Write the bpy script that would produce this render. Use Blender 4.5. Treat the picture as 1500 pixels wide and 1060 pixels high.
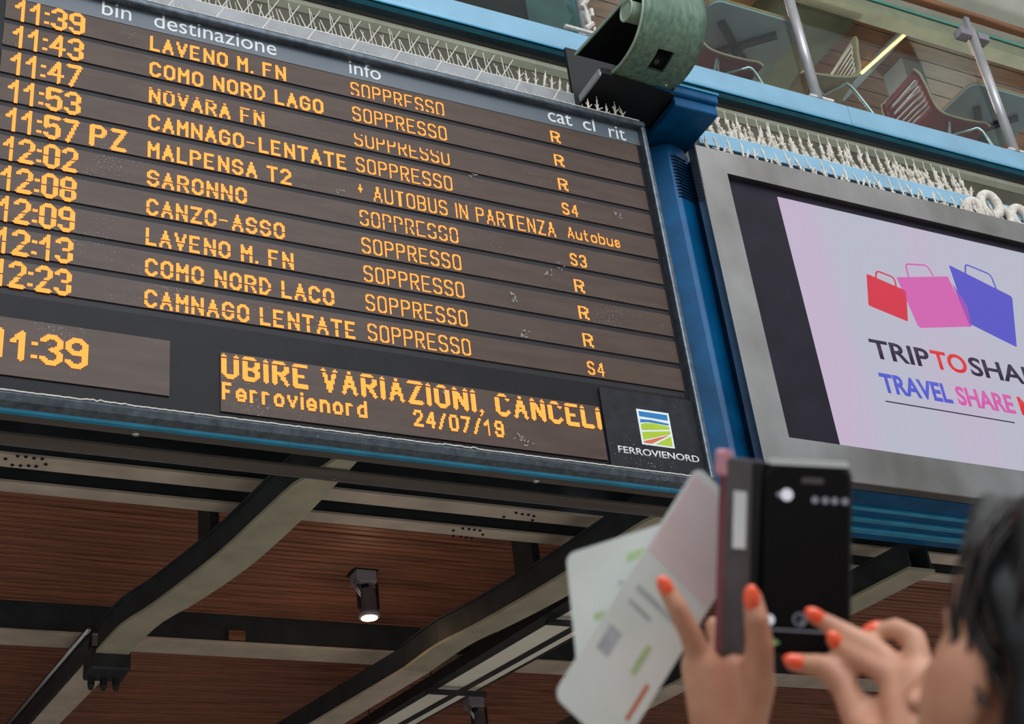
import bpy, bmesh, math, random
from mathutils import Vector, Matrix
random.seed(7)
S = bpy.context.scene
COL = S.collection
for o in list(bpy.data.objects): bpy.data.objects.remove(o)

# ---------------------------------------------------------------- camera
F = 2135.0
R = Matrix(((0.8938207, 0.1389855, 0.4263421),
            (-0.4347874, 0.5012951, 0.7481064),
            (-0.1097472, -0.8540411, 0.5084971)))      # image axes (right, down, forward) -> world
CAM = Vector((0, 0, 1.6))
def ray(x, y): return R @ Vector(((x-750)/F, (y-530)/F, 1))
def PX(x, y, X): d = ray(x, y); return CAM + d*(X/d.x)
def PY(x, y, Y): d = ray(x, y); return CAM + d*(Y/d.y)
def PZ(x, y, Z): d = ray(x, y); return CAM + d*((Z-1.6)/d.z)
def P(x, y, d): return CAM + ray(x, y)*d
cd = bpy.data.cameras.new('camera'); cam = bpy.data.objects.new('camera', cd); COL.objects.link(cam)
r, dn, f = R.col[0], R.col[1], R.col[2]
cam.matrix_world = Matrix(((r.x, -dn.x, -f.x, 0), (r.y, -dn.y, -f.y, 0), (r.z, -dn.z, -f.z, 1.6), (0, 0, 0, 1)))
cd.sensor_width = 36; cd.lens = F/1500*36; cd.clip_start = .05
cd.dof.use_dof = True; cd.dof.focus_distance = 6.2; cd.dof.aperture_fstop = 7.5
S.camera = cam
# ---------------------------------------------------------------- world, light, exposure
w = bpy.data.worlds.new('world'); S.world = w; w.use_nodes = True
nt = w.node_tree; bg = nt.nodes['Background']
tc = nt.nodes.new('ShaderNodeTexCoord'); sp = nt.nodes.new('ShaderNodeSeparateXYZ'); cr = nt.nodes.new('ShaderNodeValToRGB')
nt.links.new(tc.outputs['Generated'], sp.inputs[0]); nt.links.new(sp.outputs['Z'], cr.inputs[0]); nt.links.new(cr.outputs[0], bg.inputs[0])
cr.color_ramp.elements[0].position = 0.0; cr.color_ramp.elements[0].color = (.12, .12, .12, 1)
cr.color_ramp.elements[1].position = 0.75; cr.color_ramp.elements[1].color = (.95, .98, 1.0, 1)
e = cr.color_ramp.elements.new(.35); e.color = (.42, .45, .48, 1)
bg.inputs[1].default_value = 1.25
sl = bpy.data.lights.new('skylight', 'AREA'); sl.shape = 'RECTANGLE'; sl.size = 9; sl.size_y = 5; sl.energy = 900; sl.color = (.9, .96, 1)
so = bpy.data.objects.new('skylight', sl); COL.objects.link(so)
so.location = (2, -5.5, 11); so.rotation_euler = (Vector((2.5, 4.7, 5.5))-so.location).to_track_quat('-Z', 'Y').to_euler()
S.view_settings.view_transform = 'Standard'; S.view_settings.look = 'None'
S.view_settings.exposure = 0; S.view_settings.gamma = 1; S.view_settings.use_curve_mapping = False

# ---------------------------------------------------------------- materials
M = {}
def srgb(r, g, b):
    f = lambda c: c/255/12.92 if c/255 <= .04045 else ((c/255+.055)/1.055)**2.4
    return (f(r), f(g), f(b), 1)
def mat(n, c, rough=.5, metal=0, var=.12, sc=8, stretch=(1, 1, 1), bump=0, dust=0, c2=None, coat=0, spec=.5, dsc=60):
    m = bpy.data.materials.new(n); m.use_nodes = True; t = m.node_tree; b = t.nodes['Principled BSDF']
    L = t.links.new
    co = t.nodes.new('ShaderNodeTexCoord'); mp = t.nodes.new('ShaderNodeMapping'); mp.inputs['Scale'].default_value = stretch
    L(co.outputs['Object'], mp.inputs[0])
    no = t.nodes.new('ShaderNodeTexNoise'); no.inputs['Scale'].default_value = sc; no.inputs['Detail'].default_value = 5
    L(mp.outputs[0], no.inputs['Vector'])
    mx = t.nodes.new('ShaderNodeMix'); mx.data_type = 'RGBA'
    d = c2 or tuple(max(0, x*(1-var*2)) for x in c[:3])+(1,)
    u = c if c2 else tuple(min(1, x*(1+var)) for x in c[:3])+(1,)
    mx.inputs[6].default_value = d; mx.inputs[7].default_value = u
    rp = t.nodes.new('ShaderNodeMapRange'); rp.inputs[1].default_value = .3; rp.inputs[2].default_value = .7
    L(no.outputs[0], rp.inputs[0]); L(rp.outputs[0], mx.inputs[0])
    last = mx.outputs[2]
    if dust:
        n2 = t.nodes.new('ShaderNodeTexNoise'); n2.inputs['Scale'].default_value = dsc; n2.inputs['Detail'].default_value = 6
        L(co.outputs['Object'], n2.inputs['Vector'])
        n3 = t.nodes.new('ShaderNodeTexNoise'); n3.inputs['Scale'].default_value = 3; L(co.outputs['Object'], n3.inputs['Vector'])
        ad = t.nodes.new('ShaderNodeMath'); ad.operation = 'MULTIPLY_ADD'; ad.inputs[1].default_value = .45
        L(n3.outputs[0], ad.inputs[0]); L(n2.outputs[0], ad.inputs[2])
        r2 = t.nodes.new('ShaderNodeMapRange'); r2.inputs[1].default_value = .93-dust*.1; r2.inputs[2].default_value = 1.02-dust*.1
        L(ad.outputs[0], r2.inputs[0])
        m2 = t.nodes.new('ShaderNodeMix'); m2.data_type = 'RGBA'; m2.inputs[7].default_value = (.34, .33, .32, 1)
        L(r2.outputs[0], m2.inputs[0]); L(last, m2.inputs[6]); last = m2.outputs[2]
    L(last, b.inputs['Base Color'])
    b.inputs['Roughness'].default_value = rough; b.inputs['Metallic'].default_value = metal
    b.inputs['Coat Weight'].default_value = coat; b.inputs['Specular IOR Level'].default_value = spec
    if bump:
        bp = t.nodes.new('ShaderNodeBump'); bp.inputs['Strength'].default_value = bump; bp.inputs['Distance'].default_value = .002
        L(no.outputs[0], bp.inputs['Height']); L(bp.outputs[0], b.inputs['Normal'])
    M[n] = m; return m
def emat(n, c, s, base=(0.02, .02, .02, 1)):
    m = bpy.data.materials.new(n); m.use_nodes = True; b = m.node_tree.nodes['Principled BSDF']
    b.inputs['Base Color'].default_value = base; b.inputs['Emission Color'].default_value = c
    b.inputs['Emission Strength'].default_value = s; M[n] = m; return m

mat('frame_metal', srgb(88, 98, 108), .38, .6, .2, 30, dust=.15, dsc=120)
mat('black_panel', srgb(27, 25, 29), .5, 0, .2, 6, dust=.0, spec=.18, dsc=140)
mat('row_panel', srgb(84, 67, 59), .42, 0, .1, 4, dust=.01, stretch=(1, 1, 6), spec=.22, dsc=140)
mat('row_gap', srgb(46, 44, 48), .5, 0, .1, 5, spec=.2)
mat('header', srgb(88, 98, 108), .35, 0, .1, 2)
mat('white_paint', srgb(225, 228, 230), .5, 0, .03)
mat('logo_panel', srgb(38, 39, 45), .5, 0, .2, 20, dust=.04, spec=.2, dsc=140)
mat('grey_rail', srgb(158, 160, 164), .55, .1, .1, 8)
mat('blue_edge', srgb(50, 150, 190), .3, .2, .12, 10)
mat('blue_sill', srgb(140, 188, 216), .42, .1, .07, 3, dust=.02)
mat('blue_dark', srgb(0, 80, 128), .42, .1, .2, 6, spec=.25)
mat('blue_navy', srgb(4, 48, 80), .5, .1, .2, 6, spec=.2)
mat('brown_under', srgb(92, 84, 78), .6, .1, .12, 5, stretch=(.3, 3, 3))
mat('dark_steel', srgb(48, 50, 54), .5, .3, .2, 12)
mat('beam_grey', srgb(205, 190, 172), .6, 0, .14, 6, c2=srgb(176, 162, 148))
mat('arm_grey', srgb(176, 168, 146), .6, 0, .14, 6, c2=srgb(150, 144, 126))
mat('beam_shaded', srgb(44, 50, 54), .6, .1, .2, 8)  # dark tone paints in the shade on beam and arm webs
mat('wood_slat', srgb(158, 100, 74), .5, 0, .2, 5, stretch=(.5, 6, 6), c2=srgb(100, 60, 44))
mat('void', srgb(14, 13, 14), .9)
mat('stainless', srgb(176, 174, 172), .24, .95, .06, 1.6, stretch=(1.2, 1, .8), bump=.15, c2=srgb(122, 118, 114))  # broad lighter and darker tints stand in for uneven reflections
mat('bezel', srgb(34, 30, 42), .35, 0, .15, 6, spec=.15)
mat('green_paint', srgb(112, 138, 118), .45, 0, .16, 14, stretch=(3, 3, .4), c2=srgb(74, 102, 86))
mat('green_light', srgb(160, 180, 160), .45, .1, .08, 14)
mat('olive', srgb(98, 95, 76), .7, 0, .15, 3, c2=srgb(66, 64, 50))
mat('olive_light', srgb(160, 162, 142), .6, 0, .1, 5)
mat('spike', srgb(236, 232, 224), .5, .1, .1, 60)
mat('fouled', srgb(230, 222, 210), .9, 0, .12, 60, bump=.6)
mat('chrome', srgb(200, 200, 205), .2, .9, .05, 20)
mat('post_steel', srgb(196, 194, 198), .38, .4, .1, 5)
mat('gasket', srgb(14, 16, 18), .6)
mat('concrete', srgb(178, 172, 164), .8, 0, .12, 2)
mat('plaster', srgb(226, 236, 232), .8, 0, .06, 2)
mat('cream', srgb(224, 212, 192), .7, 0, .1, 5)
mat('cafe_wood', srgb(132, 82, 54), .5, 0, .2, 4, stretch=(1, 8, 1), c2=srgb(92, 54, 36))
mat('rail_wood', srgb(140, 96, 66), .5, 0, .2, 6, stretch=(.4, 6, 6))
mat('eave', srgb(214, 200, 176), .7, 0, .1, 4)
mat('table_grey', srgb(150, 156, 166), .6, 0, .06, 5)
mat('table_edge', srgb(190, 140, 100), .6)
mat('red_ply', srgb(142, 34, 40), .35, 0, .12, 6)
mat('tan_ply', srgb(170, 126, 92), .4, 0, .12, 6)
mat('teal', srgb(60, 96, 98), .5, 0, .2, 4)
mat('rim', srgb(190, 160, 130), .5)
mat('dust_glint_white', srgb(225, 220, 212), .9, 0, .1, 80, bump=.5)
mat('lamp_body', srgb(150, 144, 154), .45, 0, .1, 10)
mat('reflector', srgb(250, 244, 230), .5, 0, .03, 6)
mat('skin', srgb(206, 152, 122), .5, 0, .06, 30, c2=srgb(188, 128, 102))
mat('nail', srgb(255, 92, 52), .25, 0, .03, 20, coat=.5)
mat('hair', srgb(12, 12, 16), .36, 0, .3, 90, stretch=(1, 1, .08), bump=.5)
mat('jacket', srgb(34, 36, 44), .8)
mat('trousers', srgb(40, 44, 58), .8)
mat('lip', srgb(170, 84, 80), .5)
mat('eye_white', srgb(235, 232, 228), .3)
mat('iris', srgb(50, 34, 24), .3)
mat('phone_black', srgb(17, 16, 20), .35, 0, .1, 5, spec=.12)
mat('phone_silver', srgb(215, 212, 215), .25, .7, .05)
mat('case_grey', srgb(86, 80, 82), .6, 0, .1, 30)
mat('case_pink', srgb(212, 150, 162), .5, 0, .1, 30)
mat('case_red', srgb(120, 62, 72), .5)
mat('hair_brown', srgb(38, 29, 27), .5)
mat('card_white', srgb(226, 228, 230), .5)
mat('paper', srgb(250, 252, 252), .7, 0, .04, 12, c2=srgb(232, 242, 236))
mat('paper_pink', srgb(246, 226, 228), .7, 0, .05, 14)
mat('print_green', srgb(206, 230, 176), .7, 0, .1, 30)
mat('print_grey', srgb(196, 202, 208), .7, 0, .1, 60)
mat('print_dark', srgb(96, 120, 116), .7, 0, .1, 60)
mat('print_orange', srgb(238, 130, 90), .7)
emat('led', (1, .32, .05, 1), 1.6, (.1, .04, .01, 1)); M['led'].node_tree.nodes['Principled BSDF'].inputs['Specular IOR Level'].default_value = .1
emat('lamp_face', (1, .84, .6, 1), 7)
emat('strip_lamp', (1, .52, .16, 1), 5)
emat('icon', (.85, .85, .95, 1), .7)
emat('icon_dim', (.5, .5, .6, 1), .3)
emat('icon_green', (.3, .5, .2, 1), .4)
def screen_mat(n, c, s=1.0):
    emat(n, srgb(*c), s, (.01, .01, .01, 1)); M[n].node_tree.nodes['Principled BSDF'].inputs['Roughness'].default_value = .35; M[n].node_tree.nodes['Principled BSDF'].inputs['Specular IOR Level'].default_value = .12
for n, c in (('s_red', (214, 50, 70)), ('s_pink', (212, 100, 178)), ('s_blue', (88, 84, 200)), ('s_navy', (52, 40, 66)), ('s_tred', (222, 50, 58)),
             ('s_tblue', (84, 92, 205)), ('s_tpink', (214, 92, 172)), ('s_over', (160, 80, 180))): screen_mat(n, c, .92)
m = emat('screen_bg', (1, 1, 1, 1), .74, (.01, .01, .01, 1)); t = m.node_tree
co = t.nodes.new('ShaderNodeTexCoord'); mp = t.nodes.new('ShaderNodeMapping'); mp.inputs['Scale'].default_value = (1.6, .2, .35)
no = t.nodes.new('ShaderNodeTexNoise'); no.inputs['Scale'].default_value = 1.6; no.inputs['Detail'].default_value = 1
rp = t.nodes.new('ShaderNodeValToRGB'); rp.color_ramp.elements[0].position = .38; rp.color_ramp.elements[1].position = .66
rp.color_ramp.elements[0].color = srgb(205, 206, 224); rp.color_ramp.elements[1].color = srgb(218, 198, 226)
t.nodes['Principled BSDF'].inputs['Specular IOR Level'].default_value = .2
t.links.new(co.outputs['Object'], mp.inputs[0]); t.links.new(mp.outputs[0], no.inputs['Vector']); t.links.new(no.outputs[0], rp.inputs[0])
t.links.new(rp.outputs[0], t.nodes['Principled BSDF'].inputs['Emission Color'])
# clear glass, slightly green, with real reflections
m = bpy.data.materials.new('glass'); m.use_nodes = True; t = m.node_tree; t.nodes.clear()
out = t.nodes.new('ShaderNodeOutputMaterial'); mx = t.nodes.new('ShaderNodeMixShader'); tr = t.nodes.new('ShaderNodeBsdfTransparent')
gl = t.nodes.new('ShaderNodeBsdfGlossy'); fr = t.nodes.new('ShaderNodeFresnel'); fr.inputs[0].default_value = 1.3
tr.inputs[0].default_value = (.84, .94, .90, 1); gl.inputs['Roughness'].default_value = .03
ge = t.nodes.new('ShaderNodeNewGeometry'); mu = t.nodes.new('ShaderNodeMath'); mu.operation = 'MULTIPLY'; iv = t.nodes.new('ShaderNodeMath'); iv.operation = 'SUBTRACT'; iv.inputs[0].default_value = 1
t.links.new(ge.outputs['Backfacing'], iv.inputs[1]); t.links.new(fr.outputs[0], mu.inputs[0]); t.links.new(iv.outputs[0], mu.inputs[1]); t.links.new(mu.outputs[0], mx.inputs[0]); t.links.new(tr.outputs[0], mx.inputs[1]); t.links.new(gl.outputs[0], mx.inputs[2]); t.links.new(mx.outputs[0], out.inputs[0])
M['glass'] = m
mat('glass_edge', srgb(92, 150, 138), .2, 0, .1, 4)

# ---------------------------------------------------------------- builders
def link(name, bm, m, parent=None, smooth=False, bevel=0):
    me = bpy.data.meshes.new(name)
    bmesh.ops.recalc_face_normals(bm, faces=bm.faces)
    bm.to_mesh(me); bm.free()
    for mm in (m if isinstance(m, (list, tuple)) else [m]): me.materials.append(M[mm])
    if smooth:
        for p in me.polygons: p.use_smooth = True
    o = bpy.data.objects.new(name, me); COL.objects.link(o)
    if parent: o.parent = parent; o.matrix_parent_inverse = Matrix.Translation(-parent.location) if parent.type == 'EMPTY' and not parent.parent else Matrix.Identity(4)
    if bevel:
        b = o.modifiers.new('bevel', 'BEVEL'); b.width = bevel; b.segments = 2; b.limit_method = 'ANGLE'
    return o
def tag(o, label=None, cat=None, group=None, kind=None):
    if label: o['label'] = label
    if cat: o['category'] = cat
    if group: o['group'] = group
    if kind: o['kind'] = kind
    return o
def thing(name, label, cat, loc=(0, 0, 0), group=None):
    o = bpy.data.objects.new(name, None); COL.objects.link(o); o.location = loc; o.empty_display_size = .1
    return tag(o, label, cat, group)
def struct(name, bm, m, label=None, parent=None, **k):
    o = link(name, bm, m, parent, **k)
    if not parent: o['kind'] = 'structure'
    if label: o['label'] = label
    return o
def box(bm, x0, x1, y0, y1, z0, z1):
    v = [bm.verts.new((x, y, z)) for x in (x0, x1) for y in (y0, y1) for z in (z0, z1)]
    for q in ((0, 1, 3, 2), (4, 6, 7, 5), (0, 4, 5, 1), (2, 3, 7, 6), (0, 2, 6, 4), (1, 5, 7, 3)): bm.faces.new([v[i] for i in q])
    return bm
def B(*a): return box(bmesh.new(), *a)
def prism(bm, a, b):
    """closed loop a, matching loop b"""
    va = [bm.verts.new(p) for p in a]; vb = [bm.verts.new(p) for p in b]; n = len(a)
    bm.faces.new(va); bm.faces.new(vb[::-1])
    for i in range(n): bm.faces.new((va[i], vb[i], vb[(i+1) % n], va[(i+1) % n]))
    return bm
def prx(pr, x0, x1, bm=None): return prism(bm or bmesh.new(), [(x0, y, z) for y, z in pr], [(x1, y, z) for y, z in pr])
def pry(pr, y0, y1, bm=None): return prism(bm or bmesh.new(), [(x, y0, z) for x, z in pr], [(x, y1, z) for x, z in pr])
def prz(pr, z0, z1, bm=None): return prism(bm or bmesh.new(), [(x, y, z0) for x, y in pr], [(x, y, z1) for x, y in pr])
def tube(bm, pts, rad, n=10, cap=True):
    pts = [Vector(p) for p in pts]; rings = []
    rad = rad if isinstance(rad, (list, tuple)) else [rad]*len(pts)
    for i, p in enumerate(pts):
        d = (pts[min(i+1, len(pts)-1)]-pts[max(i-1, 0)]).normalized()
        u = d.orthogonal().normalized() if i == 0 else (u-d*u.dot(d)).normalized()
        v = d.cross(u)
        rings.append([bm.verts.new(p+(u*math.cos(2*math.pi*k/n)+v*math.sin(2*math.pi*k/n))*rad[i]) for k in range(n)])
    for a, b in zip(rings, rings[1:]):
        for k in range(n): bm.faces.new((a[k], a[(k+1) % n], b[(k+1) % n], b[k]))
    if cap: bm.faces.new(rings[0][::-1]); bm.faces.new(rings[-1])
    return bm
def smoothpath(pts, n=6):
    pts = [Vector(p) for p in pts]; q = []
    for i in range(len(pts)-1):
        a, b, c, d = pts[max(i-1, 0)], pts[i], pts[i+1], pts[min(i+2, len(pts)-1)]
        for k in range(n):
            s = k/n; q.append(.5*((2*b)+(c-a)*s+(2*a-5*b+4*c-d)*s*s+(3*b-a-3*c+d)*s**3))
    q.append(pts[-1]); return q

# ---------------------------------------------------------------- setting
struct('floor', B(-25, 30, -25, 14, .15, .25), 'concrete', 'grey station concourse floor')
struct('wall_back', B(-25, 30, 13.8, 14, .25, 12), 'concrete', 'far wall of the station')
# upper storey slab: hides the sky from the soffit
struct('trim_1', B(-6, 16, 5.12, 13.8, 6.75, 7.1), 'olive', 'underside slab of the upper storey')
cl = struct('ceiling', B(-6, 16, 5.30, 13.8, 4.66, 4.75), 'void', 'dark soffit above the timber slats')
sm = B(-5, 14, -.019, .019, -.012, .012)
s0 = link('slat', sm, 'wood_slat', cl, bevel=.003); s0.location = (0, 5.78, 4.63)
y = 5.78
while y < 10.6:
    y += .05
    c = s0.copy(); COL.objects.link(c); c.parent = cl
    c.location = (random.uniform(-.8, .8), y+random.uniform(-.002, .002), 4.63+random.uniform(-.002, .002))
bm = bmesh.new(); x = -2
while x < 8: box(bm, x, x+.03, 5.50, 5.62, 4.60, 4.63); x += .05
link('cross_slats', bm, 'wood_slat', cl)['kind'] = 'stuff'
# fascia behind the two boards
struct('wall_front', B(-6, 16, 5.15, 5.25, 4.75, 7.12), 'olive', 'olive metal fascia below the pale blue sill')
struct('trim_2', prx([(5.15, 6.99), (5.115, 7.0), (5.09, 7.03), (5.09, 7.06), (5.11, 7.08), (5.15, 7.085)], -6, 16), 'olive_light', 'pale rounded moulding under the blue sill')
for i, (x0, x1) in enumerate(((-6, 2.2), (2.203, 5.424), (5.427, 8.6), (8.603, 16))):
    o = struct('trim_%d' % (i+3), prx([(5.0, 7.125), (5.0, 7.255), (5.2, 7.275), (5.2, 7.21), (5.02, 7.10), (5.005, 7.10)], x0, x1), 'blue_sill', 'pale blue painted metal sill section', bevel=.004)
    link('drip_lip', prx([(5.003, 7.10), (5.003, 7.123), (5.02, 7.123), (5.05, 7.10)], x0, x1), 'blue_edge', o)

# soffit I-beams
def ibeam(name, y0, y1, z, x0, x1, label, zt=4.66, m='beam_grey'):
    t = thing(name, label, 'beam', ((x0+x1)/2, (y0+y1)/2, z), 'steel beams crossing under the timber soffit')
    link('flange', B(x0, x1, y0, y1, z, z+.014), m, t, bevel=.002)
    link('web', B(x0, x1, y0+.01, y0+.022, z+.014, zt), 'beam_shaded', t)
    return t
A = ibeam('soffit_beam', 5.385, 5.495, 4.45, -1.5, 7.5, 'grey steel soffit beam nearest the underside of the departure board')
Bm = ibeam('soffit_beam', 5.625, 5.715, 4.45, -1.5, 7.5, 'second grey steel soffit beam, at the front edge of the timber slats')
Cm = ibeam('soffit_beam', 7.255, 7.455, 4.45, -1.5, 9.5, 'wide grey steel soffit beam crossing farthest back behind the lit spotlight')
link('junction_box', B(2.18, 2.27, 7.24, 7.28, 4.47, 4.52), 'rail_wood', Cm)
def bolts(parent, px_, z):
    for (x, y) in px_:
        p = PZ(x, y, z); bm = bmesh.new(); tube(bm, [(p.x, p.y, z-.006), (p.x, p.y, z)], .007, 6); link('bolt', bm, 'void', parent)
bolts(A, [(8, 671), (26, 667), (38, 668), (50, 670), (62, 671), (18, 680), (30, 681), (42, 681), (53, 682), (67, 679), (756, 750), (765, 752), (774, 753), (782, 755), (738, 756), (743, 762), (752, 763), (761, 763), (770, 764), (780, 761)], 4.449)
bolts(Bm, [(678, 773), (687, 774), (695, 775), (703, 776), (664, 776), (664, 784), (675, 785), (683, 786), (691, 787), (707, 782)], 4.449)

# curved arms
Lp = [(1.845, 4.64), (1.80, 4.78), (1.745, 4.93), (1.694, 5.29), (1.639, 5.66), (1.515, 6.22), (1.435, 6.49), (1.397, 6.86)]
Rp = [(1.921, 4.64), (1.908, 4.85), (1.896, 5.03), (1.877, 5.25), (1.813, 5.71), (1.705, 6.13), (1.602, 6.44), (1.555, 6.86)]
def resamp(pts, n=24):
    q = smoothpath([(a, b, 0) for a, b in pts], 8); y0, y1 = pts[0][1], pts[-1][1]; out = []
    for i in range(n+1):
        y = y0+(y1-y0)*i/n
        for a, b in zip(q, q[1:]):
            if a.y <= y <= b.y+1e-6: s = (y-a.y)/max(1e-6, b.y-a.y); out.append((a.x+(b.x-a.x)*s, y)); break
    return out
LL, RR = resamp(Lp), resamp(Rp)
def strip(bm, a, b, z0, z1):
    n = min(len(a), len(b))
    vs = [[bm.verts.new((*a[i], z0)), bm.verts.new((*b[i], z0)), bm.verts.new((*b[i], z1)), bm.verts.new((*a[i], z1))] for i in range(n)]
    for p, q in zip(vs, vs[1:]):
        for k in range(4): bm.faces.new((p[k], p[(k+1) % 4], q[(k+1) % 4], q[k]))
    bm.faces.new(vs[0]); bm.faces.new(vs[-1][::-1]); return bm
def arm(dx, label, tail, ztail, knuckle, cut=0):
    t = thing('curved_arm', label, 'arm', (1.65+dx, 5.6, 4.2), 'curved steel arms under the departure board')
    a = [(x+dx, y) for x, y in LL][cut:]; b = [(x+dx, y) for x, y in RR][cut:]
    link('flange', strip(bmesh.new(), a, b, 4.2, 4.215), 'arm_grey', t)
    link('web', strip(bmesh.new(), [(x+.012, y) for x, y in a], [(x+.026, y) for x, y in a], 4.215, 4.335), 'beam_shaded', t)
    link('web', strip(bmesh.new(), [(x-.026, y) for x, y in b], [(x-.012, y) for x, y in b], 4.215, 4.335), 'beam_shaded', t)
    link('top_flange', strip(bmesh.new(), a, b, 4.335, 4.345), 'beam_shaded', t)
    link('stiffener', B(1.66+dx, 1.70+dx, 5.78, 5.98, 4.345, 4.60), 'beam_shaded', t)
    if not cut: link('end_cap', B(1.84+dx, 1.925+dx, 4.615, 4.64, 4.185, 4.215), 'blue_edge', t, bevel=.003)
    if knuckle:
        k = link('clamp', B(1.375+dx, 1.57+dx, 6.84, 7.02, 4.12, 4.24), 'dark_steel', t, bevel=.012)
        for i in range(3):
            bm = bmesh.new(); tube(bm, [(1.41+dx+i*.06, 6.98, 4.12), (1.41+dx+i*.06, 6.98, 4.085), (1.41+dx+i*.06, 6.98, 4.065)], [.019, .017, .010], 10); link('bolt', bm, 'gasket', k)
    l0, l1, r1, r0 = tail
    link('tail_flange', prz([l0, r0, r1, l1], ztail, ztail+.015), 'beam_grey', t)
    if knuckle: link('tail_web', prz([(l0[0]-.03, l0[1]), (l0[0]-.012, l0[1]), (l1[0]-.012, l1[1]), (l1[0]-.03, l1[1])], ztail-.01, ztail+.145), 'dark_steel', t)
    if knuckle: bm = bmesh.new(); tube(bm, [(l0[0]-.04, l0[1]-.05, ztail+.1), (l1[0]-.04, l1[1], ztail+.1)], .012, 8); link('conduit', bm, 'chrome', t, smooth=True)
    else: link('tail_web', prz([(l0[0]+.01, l0[1]), (l0[0]+.024, l0[1]), (l1[0]+.024, l1[1]), (l1[0]+.01, l1[1])], ztail+.015, ztail+.135), 'beam_shaded', t)
    return t
q = lambda x, y, z: (PZ(x, y, z).x, PZ(x, y, z).y)
def ext(a, b, k=2.0): return (a[0]+(b[0]-a[0])*k, a[1]+(b[1]-a[1])*k)
l0, l1 = q(138, 955, 4.3), q(45, 1060, 4.3); r0, r1 = q(190, 955, 4.3), q(87, 1060, 4.3)
arm(0, 'curved steel arm below the board clock, ending in a dark bolted clamp', (l0, ext(l0, l1), ext(r0, r1), r0), 4.3, True)
arm(1.61, 'curved steel arm behind the long lamp trough, passing over the widest beam', ((3.007, 6.86), (2.66, 8.6), (2.86, 8.6), (3.165, 6.86)), 4.2, False)
arm(3.30, 'curved steel arm seen between the phone and the dark-haired head', ((4.697, 6.86), (4.45, 8.6), (4.6, 8.6), (4.855, 6.86)), 4.2, False, 5)
# trough lamp
tr_ = thing('trough_lamp', 'long unlit twin-channel lamp trough hanging on thin rods below the soffit', 'lamp', (3.5, 7, 4.3))
Z = 4.3
def lp(a, b, k): pa, pb = q(*a, Z), q(*b, Z); return (pa[0]+(pb[0]-pa[0])*k, pa[1]+(pb[1]-pa[1])*k)
K0, K1 = -.25, 1.5
lines = [((832, 878), (541, 1060)), ((832, 895), (552, 1060)), ((832, 920), (582, 1060)), ((832, 928), (594, 1060)), ((832, 936), (608, 1060)), ((832, 940), (612, 1060))]
G = [(lp(a, b, K0), lp(a, b, K1)) for a, b in lines]
def quad(i, j): return [G[i][0], G[j][0], G[j][1], G[i][1]]
link('side_rail', prz(quad(0, 1), Z-.004, Z+.06), 'dark_steel', tr_)
link('reflector', prz(quad(1, 2), Z+.0, Z+.01), 'reflector', tr_)
link('centre_bar', prz(quad(2, 3), Z-.004, Z+.03), 'dark_steel', tr_)
link('reflector', prz(quad(3, 4), Z+.0, Z+.01), 'reflector', tr_)
link('side_rail', prz(quad(4, 5), Z-.002, Z+.05), 'dark_steel', tr_)
for (x, y, x2) in ((625, 1011, 712), (801, 909, 860)):
    p0, p1 = PZ(x, y, Z-.03), PZ(x2, y+3, Z-.03)
    link('cross_bar', B(p0.x, p1.x, p0.y-.02, p0.y+.02, Z-.045, Z-.025), 'dark_steel', tr_)
for (x, y) in ((632, 998), (674, 975), (799, 893), (541, 1052), (500, 1075)):
    p = PZ(x, y, Z); bm = bmesh.new(); tube(bm, [(p.x, p.y, Z), (p.x, p.y, 4.64)], .004, 6); link('rod', bm, 'dark_steel', tr_)

# spotlights
def spot(x, y, x2, y2, label):
    b = PZ(x, y, 4.62); zz = PY(x2, y2, b.y).z
    t = thing('spotlight', label, 'lamp', b, 'spotlights on the timber soffit')
    X, Y = b.x, b.y; r = .045
    link('mounting_box', B(X-.06, X+.05, Y-.05, Y+.05, 4.55, 4.62), 'lamp_body', t, bevel=.004)
    link('mounting_plate', B(X-.075, X+.06, Y-.06, Y+.06, 4.612, 4.622), 'gasket', t)
    cx = PY(x2, y2, b.y).x; top = (cx-.005, Y, 4.52)
    bm = bmesh.new(); tube(bm, [(X, Y, 4.56), (X, Y, 4.51)], .02, 10); link('neck', bm, 'gasket', t)
    bm = bmesh.new(); tube(bm, [top, (cx, Y, zz+.03), (cx, Y, zz+.028), (cx, Y, zz+.002)], [r, r, r+.008, r+.010], 28); cyl = link('barrel', bm, 'lamp_body', t, smooth=True)
    bm = bmesh.new(); tube(bm, [(cx, Y, zz+.001), (cx, Y, zz-.002)], r-.003, 28); link('lens', bm, 'lamp_face', t)
    for s in (-1, 1):
        link('yoke_arm', B(cx+s*(r+.008)-.004, cx+s*(r+.008)+.004, Y-.012, Y+.012, zz+.05, 4.56), 'dark_steel', t)
    for k in range(2):
        bm = bmesh.new(); tube(bm, smoothpath([(cx-.05-.02*k, Y-.04, 4.56), (cx-.085-.01*k, Y-.05, 4.53), (cx-.065, Y-.05, 4.49-.02*k), (cx-.055, Y-.03, 4.47)], 5), .005, 6); link('cable', bm, 'chrome', t, smooth=True)
    L = bpy.data.lights.new('spot_bulb', 'SPOT'); L.energy = 45; L.color = (1, .74, .48); L.spot_size = 2.0; L.shadow_soft_size = .04
    lo = bpy.data.objects.new('spot_bulb', L); COL.objects.link(lo); lo.parent = t; lo.location = (cx-X, 0, zz-.01-4.62)
    G_ = bpy.data.lights.new('rim_glow', 'POINT'); G_.energy = 1.2; G_.color = (1, .6, .32); G_.shadow_soft_size = .03
    go = bpy.data.objects.new('rim_glow', G_); COL.objects.link(go); go.parent = t; go.location = (cx-X, 0, zz-.04-4.62)
spot(533, 838, 541, 905, 'lit spotlight hanging alone on open timber slats left of the lamp trough')
spot(694, 1022, 706, 1090, 'spotlight half hidden below the lamp trough at the bottom edge')

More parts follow.
